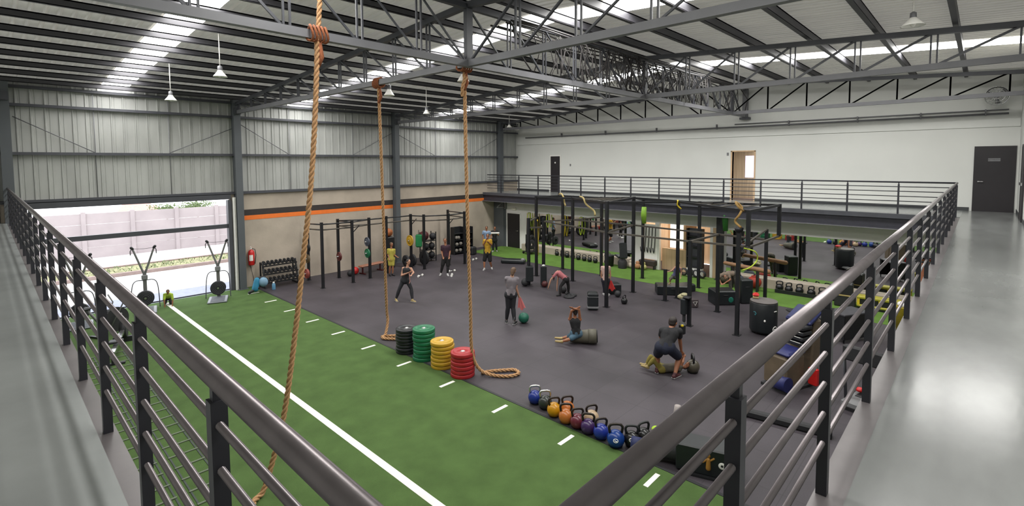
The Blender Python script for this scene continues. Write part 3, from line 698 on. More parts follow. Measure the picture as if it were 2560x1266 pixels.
MB().rbox((0, .02, .62), (.2, .16, .5), bev=.03).build('sleeve', M_vinyl, t); MB().cap((0, .02, .42), (0, .02, .18), .05).build('tip', M_rub, t); MB().rbox((.05, -.05, .9), (.22, .2, .06), bev=.02).build('hook', M_rub, t)
t = thing('post_pad', 'black square pad block hung beside the left rig posts', 'pad', (15.0, 13.1, 0))
MB().rbox((0, .1, .52), (.3, .3, .62), bev=.03, rz=-.8).build('pad', M_vinyl, t); MB().box(-.03, .03, .1, .16, .8, .95).build('hanger', M_rig, t)
t = thing('post_pad', 'taller black pad block standing next to the ball at the left rig posts', 'pad', (15.35, 12.75, 0))
MB().rbox((0, 0, .45), (.24, .24, .8), bev=.03, rz=-.8).build('pad', M_vinyl, t); MB().rbox((0, 0, .86), (.1, .1, .05), bev=.01).build('cap', M_whitep, t)

# ================================================================= WALL RIG
M_wr = M_rig
wr = thing('wall_pull_up_rig', 'black pull-up rig with crossbars along the concrete wall under the orange stripe', 'rig', (9.2, 19.15, 0))
def lw(p): return (p[0]-9.2, p[1]-19.15, p[2])
wp = [(9.43, 20.95, 2.52), (9.19, 19.15, 2.66), (10.52, 20.39, 2.6), (10.49, 19.11, 2.64), (11.4, 19.3, 2.66), (12.45, 19.6, 2.62), (13.85, 19.7, 2.6), (14.13, 19.05, 2.6), (15.5, 18.9, 2.55), (17.1, 20.9, 2.5), (16.24, 18.57, 2.62)]
for x, y, z in wp:
    m_ = MB(); post(m_, x-9.2, y-19.15, .012, z, .095); m_.build('post', M_wr, wr); MB().box(x-9.28, x-9.12, y-19.23, y-19.07, 0, .012).build('foot_plate', M_wr, wr)
for i, j in ((0, 1), (1, 3), (3, 2), (3, 4), (4, 5), (5, 6), (6, 7), (7, 8), (8, 10), (9, 10), (2, 4)):
    a, b = wp[i], wp[j]
    for dz in (.08, .3):
        MB().cyl(lw((a[0], a[1], a[2]-dz)), lw((b[0], b[1], b[2]-dz)), .028, n=8).build('crossbar', M_wr if dz < .2 else M_rigbar, wr)
for i in (3, 6, 8): 
    x, y, z = wp[i]; MB().bar(lw((x, y, z-.55)), lw((x+.3, y-.05, z-.25)), .03).build('gusset', M_wr, wr)
def wplate(col, p, axis, r, th, lab, grp=None):
    o = thing('weight_plate', lab, 'weight plate', p)
    c = {'maroon': (110, 40, 38), 'grey': (90, 96, 110), 'brass': (120, 100, 70), 'salmon': (190, 96, 84)}.get(col) or PC[col]
    MB().lathe([(.025, -th/2), (r*.6, -th/2), (r*.65, -th*.3), (r*.85, -th*.3), (r*.9, -th/2), (r, -th*.35), (r, th*.35), (r*.9, th/2), (r*.65, th*.3), (.025, th/2)], axis=axis, n=28).build('disc', mat('wplate_'+col, c, .45), o)
    MB().cyl((-.12 if axis == 'X' else 0, -.12 if axis == 'Y' else 0, 0), (.06 if axis == 'X' else 0, .06 if axis == 'Y' else 0, 0), .022, n=10).build('peg', M_chrome, o)
    if grp: o['group'] = grp
    return o
G = 'weight plates hung on the wall rig pegs'
wplate('grey', (11.28, 19.28, 1.62), 'X', .2, .07, 'blue-grey weight plate pegged high on the third wall rig post', G)
wplate('green', (11.28, 19.28, 1.12), 'X', .2, .07, 'green weight plate pegged under the blue-grey one', G)
wplate('maroon', (10.4, 20.1, 1.0), 'X', .19, .08, 'maroon weight plate on the second rear post of the wall rig', G)
wplate('black', (9.3, 20.7, 1.45), 'X', .2, .08, 'black weight plate pegged high beside the near climbing rope', G)
wplate('brass', (9.28, 20.7, .98), 'X', .19, .08, 'brass-toned weight plate below the black one by the dumbbell rack', G)
wplate('salmon', (9.1, 20.4, .42), 'X', .2, .1, 'salmon weight plate low beside the dumbbell rack', G)
wplate('yellow', (13.72, 19.6, 1.35), 'X', .26, .07, 'yellow weight plate on the wall rig, left of the green vest', G)
t = thing('hanging_vest', 'green vest hanging on the wall rig beside the ball rack', 'vest', (14.05, 19.35, 1.55))
MB().rbox((0, 0, -.22), (.3, .12, .62), bev=.05, rz=-.8).build('vest_body', mat('green_vest', (36, 150, 86), .7), t); MB().tube([(0, 0, .08), (0, 0, .3)], .015, 6).build('hook', M_black, t)
def tyre(lab, p, axis='Y', r=.28, w=.14, col=M_rub, name='bumper_plate'):
    o = MB().lathe([(r*.35, -w/2), (r*.9, -w/2), (r, -w*.3), (r, w*.3), (r*.9, w/2), (r*.35, w/2), (r*.35, -w/2)], p, axis, 28).build(name, col); return tag(o, lab, 'weight plate')
for k, (x, y, l) in enumerate(((13.9, 20.2, 'dark weight plate leaning upright at the wall rig, leftmost of three'), (14.25, 20.15, 'dark weight plate leaning upright at the wall rig, middle of three'), (14.75, 19.9, 'larger dark weight plate leaning upright under the green vest'))):
    tyre(l, (x, y, .28 if k < 2 else .36), 'X', .28 if k < 2 else .36, .12)
# medicine ball rack
t = thing('ball_rack', 'black upright rack holding medicine balls along the concrete wall', 'rack', (15.45, 20.5, 0))
for x in (-.35, .35):
    for y in (-.2, .2): MB().box(x-.02, x+.02, y-.02, y+.02, 0, 1.5).build('upright', M_black, t)
for z in (.12, .58, 1.04): MB().box(-.37, .37, -.2, .2, z, z+.03).build('shelf', M_black, t)
M_mar = mat('maroon_leather', (96, 36, 38), .5)
def ball(p, r, m, lab, cat='ball', name='medicine_ball', grp=None):
    o = thing(name, lab, cat, (p[0], p[1], p[2]))
    MB().ell((0, 0, 0), r, 24, 16).build('ball', m, o)
    m_ = MB(); rr = r*1.003
    for ax in range(2): m_.tube([((rr*math.cos(a), rr*math.sin(a), 0) if ax == 0 else (0, rr*math.cos(a), rr*math.sin(a))) for a in [2*PI*j/28 for j in range(28)]], r*.02, 5, closed=True)
    m_.build('seam', M_rub, o)
    if grp: o['group'] = grp
    return o
ball((15.2, 20.5, 1.33), .25, M_mar, 'maroon medicine ball on top of the wall ball rack')
ball((15.72, 20.45, 1.26), .18, M_rub, 'small black ball beside the maroon one on the ball rack')
k = 0
BL = ['left ball on the middle shelf of the ball rack', 'right ball on the middle shelf of the ball rack', 'left ball on the lowest shelf of the ball rack', 'right ball on the lowest shelf of the ball rack']
for z in (.61, .15):
    for x in (-.17, .19):
        ball((15.45+x, 20.45, z+.17), .17, M_rub, 'black medicine ball, '+BL[k], grp='black balls on the wall ball rack'); k += 1
# storage towers
def tower(x, y, w, d, h, lab, n):
    t = thing('storage_rack', lab, 'rack', (x, y, 0), -.1)
    MB().rbox((0, d/2-.02, h/2), (w, .04, h), bev=.01).build('back_panel', M_black, t)
    for s in (-1, 1): MB().box(s*w/2-.02, s*w/2+.02, -d/2, d/2, 0, h).build('side_panel', M_black, t)
    for i in range(n): MB().box(-w/2, w/2, -d/2, d/2, .08+i*(h-.1)/n, .11+i*(h-.1)/n).build('shelf', M_black, t)
    return t
tower(17.75, 20.9, .62, .35, 1.5, 'tall black shelf unit against the wall, left of the right climbing rope', 4)
tower(18.45, 20.9, .6, .3, 1.45, 'black slotted storage panel against the wall, right of the right climbing rope', 4)
M_gp = mat('grey_ball', (166, 160, 150), .6)
for k, (dx, z) in enumerate(((-.15, .22), (.12, .22), (-.12, .56), (.15, .58), (0, .92), (-.15, .93))):
    ball((17.75+dx, 20.8, z), .1, M_gp, 'grey ball on the tall black shelf unit, %s' % ['lower left', 'lower right', 'second shelf left', 'second shelf right', 'third shelf middle', 'third shelf left'][k], grp='grey balls on the tall black shelf unit')
o = MB().rbox((18.2, 20.15, .22), (.36, .3, .44), bev=.06).build('backpack', M_rub); tag(o, 'black backpack on the floor below the slotted storage panel', 'backpack')
# orange ball on stack near column
t = thing('plyo_stand', 'dark stand topped by an orange ball beside the second wall column', 'stand', (13.2, 20.6, 0))
MB().rbox((0, 0, .75), (.42, .4, 1.5), bev=.03).build('body', M_black, t)
ball((13.2, 20.6, 1.7), .2, mat('orange_leather', (204, 116, 56), .5), 'orange ball resting on the dark stand by the second column')
# bench and barbells by the wall
t = thing('weight_bench', 'flat tan-striped bench by the wall between the near and middle ropes', 'bench', (12.1, 20.35, 0), .15)
MB().rbox((0, 0, .36), (1.3, .3, .08), bev=.03).build('seat', mat('tan_vinyl', (196, 132, 104), .5), t)
for s in (-1, 1): MB().box(s*.5-.03, s*.5+.03, -.2, .2, 0, .05).box(s*.5-.025, s*.5+.025, -.03, .03, 0, .33).build('leg', M_mar, t)
ball((11.35, 20.5, .17), .17, M_red, 'red medicine ball at the foot of the wall by the third rig post')
ball((11.0, 20.3, .13), .13, M_rub, 'small black ball next to the red medicine ball at the wall')
for k, (x, y, a, lab) in enumerate(((13.05, 17.9, .3, 'white dumbbell on the floor left of the person in wide black shorts'), (14.6, 17.6, -.2, 'white dumbbell on the floor right of the person in wide black shorts'), (14.05, 16.95, .8, 'white dumbbell lying just ahead of the white sneakers'), (17.2, 18.9, .2, 'white dumbbell on the floor left of the man in yellow'))):
    t = thing('dumbbell', lab, 'dumbbell', (x, y, .05), a, 'white dumbbells on the rubber floor')
    MB().cyl((-.1, 0, 0), (.1, 0, 0), .016, n=8).build('handle', M_chrome, t)
    for s in (-1, 1): MB().cyl((s*.1, 0, 0), (s*.17, 0, 0), .05, n=12).build('head', M_whitep, t)
# dumbbell rack
dr = thing('dumbbell_rack', 'three-tier black dumbbell rack against the wall beside the extinguisher', 'rack', (8.25, 21.1, 0))
for s in (-1, 1):
    MB().bar((s*.66, -.32, 0), (s*.66, -.02, 1.02), .06).bar((s*.66, .2, 0), (s*.66, .2, 1.0), .05).bar((s*.66, -.34, .03), (s*.66, .3, .03), .06).build('side_frame', M_black, dr)
tiers = [(.25, -.27), (.58, -.16), (.9, -.05)]
for z, y in tiers: MB().bar((-.68, y-.1, z-.03), (.68, y-.1, z-.03), .05).bar((-.68, y+.1, z+.03), (.68, y+.1, z+.03), .05).build('tier_rail', M_black, dr)
db = None; names = ['lowest', 'middle', 'top']
for ti, (z, y) in enumerate(tiers):
    for i in range(8):
        lab = 'black hex dumbbell on the wall rack, %s tier, %s' % (names[ti], ['far left end', 'second from the left', 'third from the left', 'fourth from the left', 'fourth from the right', 'third from the right', 'second from the right', 'far right end'][i])
        p = (8.25-.58+i*.165, 21.1+y, z+.085)
        if not db:
            db = thing('dumbbell', lab, 'dumbbell', p, 0, 'hex dumbbells on the wall rack')
            MB().cyl((0, -.08, -.01), (0, .08, .01), .016, n=8).build('handle', M_chrome, db)
            for s in (-1, 1): MB().cyl((0, s*.07, s*.01), (0, s*.16, s*.02), .062, n=6).build('head', M_rub, db)
        else: dup(db, p, random.uniform(-.08, .08), lab)
# extinguisher
t = thing('fire_extinguisher', 'red fire extinguisher with white label on the wall beside the door column', 'extinguisher', (7.32, Y1-.13, 1.22), -.4)
MB().lathe([(.001, -.32), (.1, -.31), (.12, -.28), (.12, .2), (.09, .28), (.04, .31), (.03, .34), (.001, .34)], n=24).build('cylinder', M_red, t)
MB().cyl((0, -.02, .34), (0, -.02, .4), .025).bar((0, .02, .4), (0, -.16, .46), .025).bar((0, .02, .37), (0, -.15, .36), .02).build('valve_handle', M_whitep, t)
MB().tube([(.03, 0, .36), (.14, -.02, .33), (.17, -.04, .1), (.13, -.06, -.25)], .014, 8).build('hose', M_rub, t)
lb = MB(); 
for k in range(6):
    a0 = -PI/2-.6+k*.2; a1 = a0+.2; lb.add([(.1215*math.cos(a0), .1215*math.sin(a0), -.12), (.1215*math.cos(a1), .1215*math.sin(a1), -.12), (.1215*math.cos(a1), .1215*math.sin(a1), .12), (.1215*math.cos(a0), .1215*math.sin(a0), .12)], [(0, 1, 2, 3)])
lb.build('paper_label', M_whitep, t)
o = MB().tube([(7.3, Y1-.03, .9), (7.36, Y1-.03, .6), (7.42, Y1-.02, .3), (7.4, Y1-.03, .02)], .008, 6).build('wall_cable', M_black); tag(o, 'thin black cable running down the wall under the extinguisher', 'cable')
# bag by the dumbbell rack
M_cyan = mat('cyan_fabric', (52, 150, 190), .7)
t = thing('gym_bag', 'cyan and black gym bag dropped between the extinguisher and the dumbbell rack', 'bag', (7.1, 20.35, 0), -.5)
MB().cap((-.05, 0, .18), (.0, .05, .5), .13, .1).build('bag_body', M_cyan, t); MB().ell((.22, .08, .4), (.17, .15, .19)).build('side_pocket', mat('pale_blue_fabric', (150, 190, 220), .7), t)
MB().cap((-.25, -.1, .06), (.05, -.02, .2), .055).build('strap', M_black, t); MB().cap((-.02, .1, .55), (.25, .12, .58), .05).build('strap', M_black, t)
t = thing('water_bottle', 'pale blue water bottle standing at the left foot of the dumbbell rack', 'bottle', (7.75, 20.4, 0))
MB().lathe([(.001, 0), (.06, 0), (.065, .02), (.065, .2), (.04, .26), (.03, .27)], n=16).build('bottle_body', mat('bottle_blue', (120, 180, 220), .3), t); MB().cyl((0, 0, .26), (0, 0, .31), .035).build('cap', M_whitep, t)

# ================================================================= SKI MACHINES AND BIKE
def ski(x, y, rz, lab):
    t = thing('ski_machine', lab, 'exercise machine', (x, y, 0), rz, 'standing ski machines along the garage opening')
    MB().rbox((0, -.42, .035), (.62, .95, .05), bev=.015).build('platform', mat('machine_grey', (150, 156, 164), .45), t)
    MB().box(-.22, .22, -.85, -.02, .06, .068).build('foot_grip', mat('grip_dark', (120, 124, 132), .8), t)
    MB().bar((0, .0, .05), (0, .02, 1.22), .11, .09).build('mast', mat('mast_grey', (134, 134, 132), .45), t)
    for s in (-1, 1):
        MB().cap((0, .02, 1.18), (s*.3, .04, 2.12), .036, .03).build('arm', mat('mast_grey', (134, 134, 132), .45), t)
        MB().cap((s*.3, .04, 2.12), (s*.33, .02, 2.16), .045).build('pulley', M_black, t)
        MB().tube([(s*.31, 0, 2.13), (s*.36, -.06, 2.06), (s*.36, -.06, 1.92)], .014, 6).build('handle', M_black, t)
        MB().tube(resample([(s*.05, .02, 1.0), (s*.25, -.02, 1.0), (s*.36, -.1, .8), (s*.4, -.2, .06)], .06), .016, 8).build('guard', M_steel, t)
    MB().tube(resample([(-.3, .04, 2.12), (0, .03, 2.1), (.3, .04, 2.12)], .1), .007, 5).build('cord', M_black, t)
    MB().cyl((0, -.1, .42), (0, -.26, .42), .24, n=32).lathe([(.24, -.26), (.255, -.24), (.255, -.12), (.24, -.1)], (0, 0, .42), 'Y', 32).build('flywheel_housing', M_rub, t)
    m_ = MB()
    for r in (.1, .15, .2): m_.tube([(r*math.cos(a), -.262, .42+r*math.sin(a)) for a in [2*PI*j/28 for j in range(28)]], .008, 5, closed=True)
    m_.build('vent_ring', M_steel, t); MB().cyl((0, -.26, .42), (0, -.28, .42), .035, n=12).build('hub', M_chrome, t)
    MB().rbox((0, -.08, 1.12), (.18, .05, .16), bev=.015).build('monitor', M_grey, t)
    return t
ski(5.87, 20.7, -.35, 'standing ski machine on the turf, nearest the extinguisher column')
ski(3.68, 21.0, -.2, 'standing ski machine on the turf, second from the extinguisher column')
ski(1.9, 20.6, -.1, 'standing ski machine partly hidden behind the left railing')
t = thing('air_bike', 'black exercise bike behind the left railing near the garage door', 'exercise bike', (2.5, 18.6, 0), .5)
MB().cyl((0, -.06, .42), (0, .06, .42), .36, n=32).build('fan_wheel', M_rub, t)
MB().tube([(0, 0, .42), (-.5, 0, .5), (-.75, 0, .9)], .035, 8).build('frame', M_grey, t); MB().ell((-.8, 0, .95), (.16, .11, .05)).build('seat', M_black, t)
for s in (-1, 1): MB().tube([(-.2, s*.12, .3), (.1, s*.2, .9), (0, s*.24, 1.15)], .02, 8).build('handlebar', M_grey, t); MB().box(s*.5-.04, s*.5+.04, -.3, .3, 0, .06).build('foot', M_black, t)
t = thing('rowing_machine', 'pale rowing machine behind the left railing, beside the black bike', 'exercise machine', (2.3, 16.7, 0), 1.3)
MB().bar((-1.1, 0, .3), (.7, 0, .38), .1, .06).build('rail', M_chrome, t); MB().cyl((.85, -.08, .4), (.85, .08, .4), .26, n=28).build('flywheel_housing', M_rub, t); MB().rbox((-.5, 0, .42), (.26, .3, .06), bev=.02).build('seat', M_black, t)
MB().box(-1.15, -1.05, -.25, .25, 0, .05).bar((-1.1, 0, .05), (-1.1, 0, .3), .05).build('rear_foot', M_black, t); MB().box(.8, .9, -.25, .25, 0, .15).build('front_foot', M_black, t)
MB().tube([(.7, 0, .5), (.55, 0, .9)], .02, 6).build('monitor_arm', M_grey, t)
o = MB().rbox((3.05, 18.6, .05), (.16, .3, .09), bev=.03, rz=.4).build('shoe', mat('dusty_shoe', (176, 150, 140), .7)); tag(o, 'single pale shoe lying on the turf beside the black bike', 'shoe')
# agility ladders laid on the turf under the left walkway edge
M_lad = mat('ladder_dark', (44, 58, 50), .6)
for k, (x, lab) in enumerate(((1.55, 'agility ladder on the turf, nearer the left wall'), (2.15, 'agility ladder on the turf, nearer the white line'))):
    t = thing('agility_ladder', lab, 'agility ladder', (x, 8.2, 0), 0, 'agility ladders on the turf below the left railing')
    for s in (-.2, .2): MB().box(s-.012, s+.012, 0, 8.4, .005, .012).build('side_strap', M_lad, t)
    for i in range(21): MB().box(-.22, .22, i*.42-.018, i*.42+.018, .005, .02).build('rung', mat('rung_pale', (110, 124, 96), .6), t)

# ================================================================= MIRROR LEDGE ITEMS
M_kbk = mat('kettlebell_black', (34, 35, 38), .4)
LK = [(21.0, 16.5), (20.95, 16.1), (20.9, 15.75), (20.85, 15.35), (20.8, 14.95), (20.75, 14.55), (20.72, 14.2), (20.7, 13.85)]
kb0 = None; ORD = ['first', 'second', 'third', 'fourth', 'fifth', 'sixth', 'seventh', 'eighth']
for i, (x, y) in enumerate(LK):
    lab = 'dark kettlebell under the left mirror, %s from the dark lower door' % ORD[i]
    if not kb0: kb0 = kettlebell((34, 35, 38), 'slate', .95, M_kbk); kb0.location = (x, y, 0); kb0['label'] = lab; kb0['group'] = 'dark kettlebells along the left mirror kerb'; kb0.rotation_euler = (0, 0, -1)
    else: dup(kb0, (x, y, 0.006), random.uniform(-1.6, -.4), lab)
kb0.location.z = .006
ORD2 = ['first', 'second', 'third', 'fourth', 'fifth', 'sixth', 'seventh']
for i, (x, y) in enumerate([(20.95, 5.55), (20.85, 5.2), (20.9, 4.85), (20.85, 4.45), (20.9, 4.1), (20.75, 3.75), (20.7, 2.75)]):
    dup(kb0, (x, y, .006), random.uniform(-1.6, -.4), 'black kettlebell under the right mirror, %s from the red bag' % ORD2[i], 'black kettlebells along the right mirror kerb').scale = (1.15, 1.15, 1.15)
o = kettlebell((176, 60, 52), 'rust', .8, M_red); o.location = (20.9, 13.3, .006); tag(o, 'small rust-red kettlebell beside the dark bin under the left mirror', None)
# bin
t = thing('waste_bin', 'black bin with maroon side below the left mirror', 'bin', (20.55, 12.95, 0)); MB().lathe([(.001, .006), (.2, .006), (.23, .5), (.24, .52), (.22, .52), (.001, .5)], n=24).build('bin_body', M_rub, t); MB().lathe([(.24, .5), (.25, .54), (.001, .58)], n=24).build('lid', M_black, t)
# left mirror: trolley and bags
t = thing('plate_trolley', 'dark trolley loaded with round plates at the left end of the mirror', 'trolley', (20.4, 17.9, 0), -.3)
MB().box(-.3, .3, -.25, .25, .12, .16).bar((-.25, 0, .16), (-.25, 0, 1.1), .05).bar((.25, 0, .16), (.25, 0, .9), .05).build('frame', M_black, t)
for s in (-1, 1):
    for r_ in (-1, 1): MB().cyl((s*.25, r_*.27, .08), (s*.25, r_*.3, .08), .075, n=16).build('wheel', M_rub, t)
for k, (dy, z, r) in enumerate(((-.1, .55, .26), (.08, .5, .22), (.0, .85, .2))):
    tyre(['largest dark plate on the trolley by the mirror', 'lower dark plate on the trolley by the mirror', 'uppermost dark plate on the trolley by the mirror'][k], (20.4+.12*k-.1, 17.9+dy*2, z), 'Y', r, .09)
# foam rollers and low pads
t = thing('step_platform', 'long low black step with silver grips on the rubber floor near the far turf strip', 'step', (18.0, 16.9, 0), -1.05)
MB().rbox((0, 0, .1), (1.2, .5, .2), bev=.05).build('platform', M_vinyl, t); MB().ell((.5, -.1, .2), (.11, .1, .08)).build('grip', M_grey, t)
# weight bench upright
t = thing('weight_bench', 'black adjustable bench with raised back beside the mirror and recess', 'bench', (20.6, 12.3, 0), .9)
MB().rbox((.3, 0, .5), (.55, .32, .09), bev=.03, ry=-.06).build('seat', M_vinyl, t); MB().rbox((-.2, 0, .85), (.1, .36, .75), bev=.04, ry=.18).build('backrest', M_vinyl, t)
MB().lathe([(.2, .006), (.22, .3), (.14, .44), (.001, .45)], (-.1, 0, 0), n=20).build('base', M_rub, t)
# recess stuff
t = thing('shelf_unit', 'dark shelf unit with white items in the recess, above the tyres', 'shelf', (21.1, 9.0, 0))
MB().box(-.05, .2, -.35, -.31, .38, 2.1).box(-.05, .2, .31, .35, .38, 2.1).build('side_panel', M_black, t); MB().box(.16, .2, -.35, .35, .38, 2.1).build('back_panel', M_steel, t)
for z in (.4, .85, 1.3, 1.75): MB().box(-.05, .18, -.31, .31, z, z+.03).build('shelf', M_black, t)
MB().box(-.03, .18, -.33, .33, .006, .38).build('plinth', M_bulk, t)
for k in range(4):
    o = MB().lathe([(.11, -.06), (.16, -.05), (.17, 0), (.16, .05), (.11, .06), (.1, 0), (.11, -.06)], (20.88, 9.36-.27*k, .2), 'X', 20).build('small_tyre', M_rub)
    tag(o, 'small black wheel on the strip below the shelf unit, %s' % ['nearest the recess opening', 'second from the recess opening', 'third from the recess opening', 'nearest the dark column'][k], 'wheel', 'small black wheels below the shelf unit')
t = thing('hanging_hose_rack', 'white panel with dark hoses and ropes hanging beside the recess opening', 'rack', (21.3, 11.25, 0))
MB().box(.0, .04, -.42, .42, .45, 2.1).build('panel', M_whitep, t)
for k in range(5): MB().tube(resample([(-.03, -.32+k*.16, 2.0), (-.05, -.3+k*.16, 1.3), (-.04, -.25+k*.16, .75), (-.05, -.2+k*.16, 1.0)], .12), .018, 6).build('rope', M_black, t)
MB().rbox((-.12, 0, .3), (.3, .8, .25), bev=.03).build('box', mat('dark_brown_box', (60, 48, 44), .7), t); MB().box(-.2, 0, -.35, -.3, .0, .2).box(-.2, 0, .3, .35, .0, .2).build('foot', M_black, t)
for k, (y, c, l) in enumerate(((11.95, (240, 226, 206), 'cream bundle on the turf strip at the recess corner'), (11.6, (206, 150, 110), 'tan bundle beside the cream one at the recess corner'), (11.3, (226, 220, 150), 'pale yellow bundle under the hose panel'))):
    o = MB().ell((20.85, y, .14), (.16, .15, .134)).ell((20.9, y+.03, .3), (.1, .1, .07)).build('towel_bundle', mat('bundle%d' % k, c, .9)); tag(o, l, 'bundle')
# slam balls / bags
def sack(p, r, m, lab):
    t = thing('slam_bag', lab, 'bag', p); MB().ell((0, 0, r*.92), (r, r, r*.92), 20, 12).ell((0, 0, r*1.8), (r*.45, r*.45, r*.2)).build('bag_body', m, t)
    MB().tube([(-r*.35, 0, r*1.75), (-r*.25, 0, r*2.1), (r*.25, 0, r*2.1), (r*.35, 0, r*1.75)], r*.07, 6).build('strap', M_black, t); return t
sack((20.7, 7.0, .006), .24, mat('slate_bag', (74, 82, 98), .7), 'slate grey round bag on the green strip left of the red bag')
sack((20.72, 6.4, .006), .26, mat('red_bag', (196, 58, 36), .6), 'round red bag on the green strip under the right mirror')
sack((20.75, 7.55, .006), .23, mat('olive_bag', (96, 88, 76), .8), 'brown grey round bag by the dark lower column')
t = thing('wooden_log', 'long tan padded log resting across a stand in front of the right mirror', 'log', (20.2, 6.6, .9))
MB().cap((0, .75, .06), (0, -.85, -.06), .075, .09).build('log_body', mat('log_tan', (176, 132, 96), .7), t)
t2 = thing('log_stand', 'low dark stand carrying the tan padded log', 'stand', (20.2, 6.6, 0)); MB().box(-.1, .1, -.5, -.44, .006, .82).box(-.1, .1, .44, .5, .006, .87).build('support', M_black, t2)
# glass-walled crate of kettlebells
t = thing('kettlebell_tray', 'low dark tray edge in front of the kettlebells under the right mirror', 'tray', (20.55, 4.9, 0)); MB().box(-.02, .02, -.7, .7, .006, .14).box(0, .3, .66, .7, .006, .14).build('tray_wall', M_black, t)
# yellow bench and black block right mirror
t = thing('yellow_bench', 'yellow and black slotted bench under the right mirror behind the railing', 'bench', (20.3, 2.3, 0), PI/2)
MB().rbox((0, 0, .4), (1.3, .36, .1), bev=.03).rbox((0, 0, .12), (1.3, .36, .08), bev=.03).build('deck', mat('bench_yellow', (206, 196, 60), .6), t)
for s in (-.6, 0, .6): MB().box(s-.04, s+.04, -.17, .17, .15, .36).build('divider', M_yel, t)
MB().box(-.6, .6, -.12, .12, .16, .36).build('core', M_rub, t); MB().box(-.62, .62, -.15, .15, .006, .09).build('base', M_black, t)
t = thing('plyo_block', 'black block stack on the green strip right of the black kettlebells', 'box', (20.3, 3.3, 0), .1)
MB().rbox((0, 0, .2), (.5, .6, .38), bev=.03).build('lower_block', M_rub, t); MB().rbox((0, 0, .6), (.4, .45, .4), bev=.03).build('upper_block', M_black, t); MB().box(-.26, .26, -.31, .31, .38, .41).build('yellow_band', M_tanst, t)
# boxes in mid-floor
def plyo(p, sz, rz, lab, cat='box', name='plyo_box'):
    t = thing(name, lab, cat, p, rz); MB().rbox((0, 0, sz[2]/2), sz, bev=.03).build('box_body', M_vinyl, t)
    MB().tube([(-.08, -sz[1]/2-.002, sz[2]*.7), (.08, -sz[1]/2-.002, sz[2]*.7)], .015, 6).build('handle_slot', M_rub, t); return t
plyo((17.79, 8.45, 0), (1.15, .62, .35), -.95, 'wide low black soft box under the crouching person in blue')
plyo((18.62, 8.2, 0), (.45, .45, .28), -.6, 'smaller black soft box behind the crouching person in blue')
b3 = plyo((17.75, 6.55, 0), (.75, .62, .5), -.8, 'black soft box in front of the person bending forward')
MB().ell((.18, -.32, .2), (.09, .012, .1)).build('printed_mark', mat('teal_print', (30, 130, 110), .5), b3)
plyo((18.36, 6.0, 0), (.42, .4, .85), -.7, 'taller black soft box behind the one with the teal mark')
plyo((16.35, 10.15, 0), (.55, .45, .38), -.7, 'black box on the floor behind the person with the red towel')
o = MB().rbox((17.3, 7.75, .1), (.35, .35, .18), bev=.06).ell((17.25, 7.7, .2), (.14, .12, .06)).build('towel_bundle', mat('cream_cloth', (222, 214, 170), .9)); tag(o, 'cream towel bundle at the right end of the wide low black box', 'towel')
t = thing('sports_tote', 'small grey and white tote standing on the floor left of the teal-marked box', 'bag', (16.6, 7.05, 0), -.8); MB().rbox((0, 0, .15), (.24, .14, .3), bev=.03).build('bag_body', mat('tote_grey', (92, 80, 84), .7), t); MB().tube([(-.07, -.075, .2), (.07, -.075, .22), (0, -.08, .08)], .01, 6, closed=True).build('printed_mark', M_whitep, t)
o = MB().ell((16.95, 7.35, .05), (.2, .12, .05)).build('lifting_pad', M_rub); tag(o, 'small flat black pad on the floor left of the tote', 'pad')
# black barrel
t = thing('storage_barrel', 'tall black round barrel with small emblems near the right end of the rig', 'barrel', (15.45, 4.5, 0))
MB().lathe([(.001, .06), (.34, .06), (.37, .12), (.37, .9), (.35, .93), (.001, .93)], n=36).build('barrel_body', M_vinyl, t); MB().cyl((0, 0, .93), (0, 0, .96), .36, n=36).build('lid', mat('grey_lid', (128, 122, 120), .6), t)
for a in (0, 2.1, 4.2): MB().cyl((.26*math.cos(a), .26*math.sin(a), 0), (.26*math.cos(a), .26*math.sin(a), .07), .05, n=10).build('foot', M_rub, t)
def decal(parent, cyl_r, ang, z, shape, m, s):
    m_ = MB(); R = cyl_r+.004
    P = lambda u, v: (R*math.cos(ang+u/R), R*math.sin(ang+u/R), z+v)
    if shape == 'ring': m_.tube([P(s*math.cos(a), s*math.sin(a)) for a in [2*PI*j/20 for j in range(20)]], s*.14, 5, closed=True).tube([P(-s*.5, 0), P(s*.5, 0)], s*.16, 5).tube([P(-s*.35, -s*.45), P(s*.35, -s*.45)], s*.16, 5)
    elif shape == 'hook': m_.tube([P(-s, s*.8), P(0, s), P(s*.7, s*.2), P(s*.3, -s), P(-s*.1, -.2*s)], s*.28, 6)
    elif shape == 'dot': m_.ell(P(0, 0), (s*.8, s*.8, s))
    else: m_.tube([P(-s, 0), P(s, 0)], s*.3, 5)
    m_.build('emblem', m, parent)
ab = math.atan2(-4.5, -15.45)
decal(t, .37, ab-.62, .62, 'hook', mat('teal_emblem', (60, 140, 150), .5), .05); decal(t, .37, ab+.1, .45, 'dot', M_whitep, .035); decal(t, .37, ab+.95, .2, 'ring', M_whitep, .08); decal(t, .37, ab+.95, .72, 'dash', M_whitep, .05)
t = thing('folded_towel', 'small red and cream towel stack on the black barrel lid', 'towel', (15.55, 4.75, .96), .3); MB().rbox((0, 0, .03), (.22, .16, .06), bev=.02).build('lower_towel', mat('towel_cream', (216, 190, 140), .9), t); MB().rbox((.02, 0, .1), (.24, .18, .09), bev=.04).build('upper_towel', M_red, t)
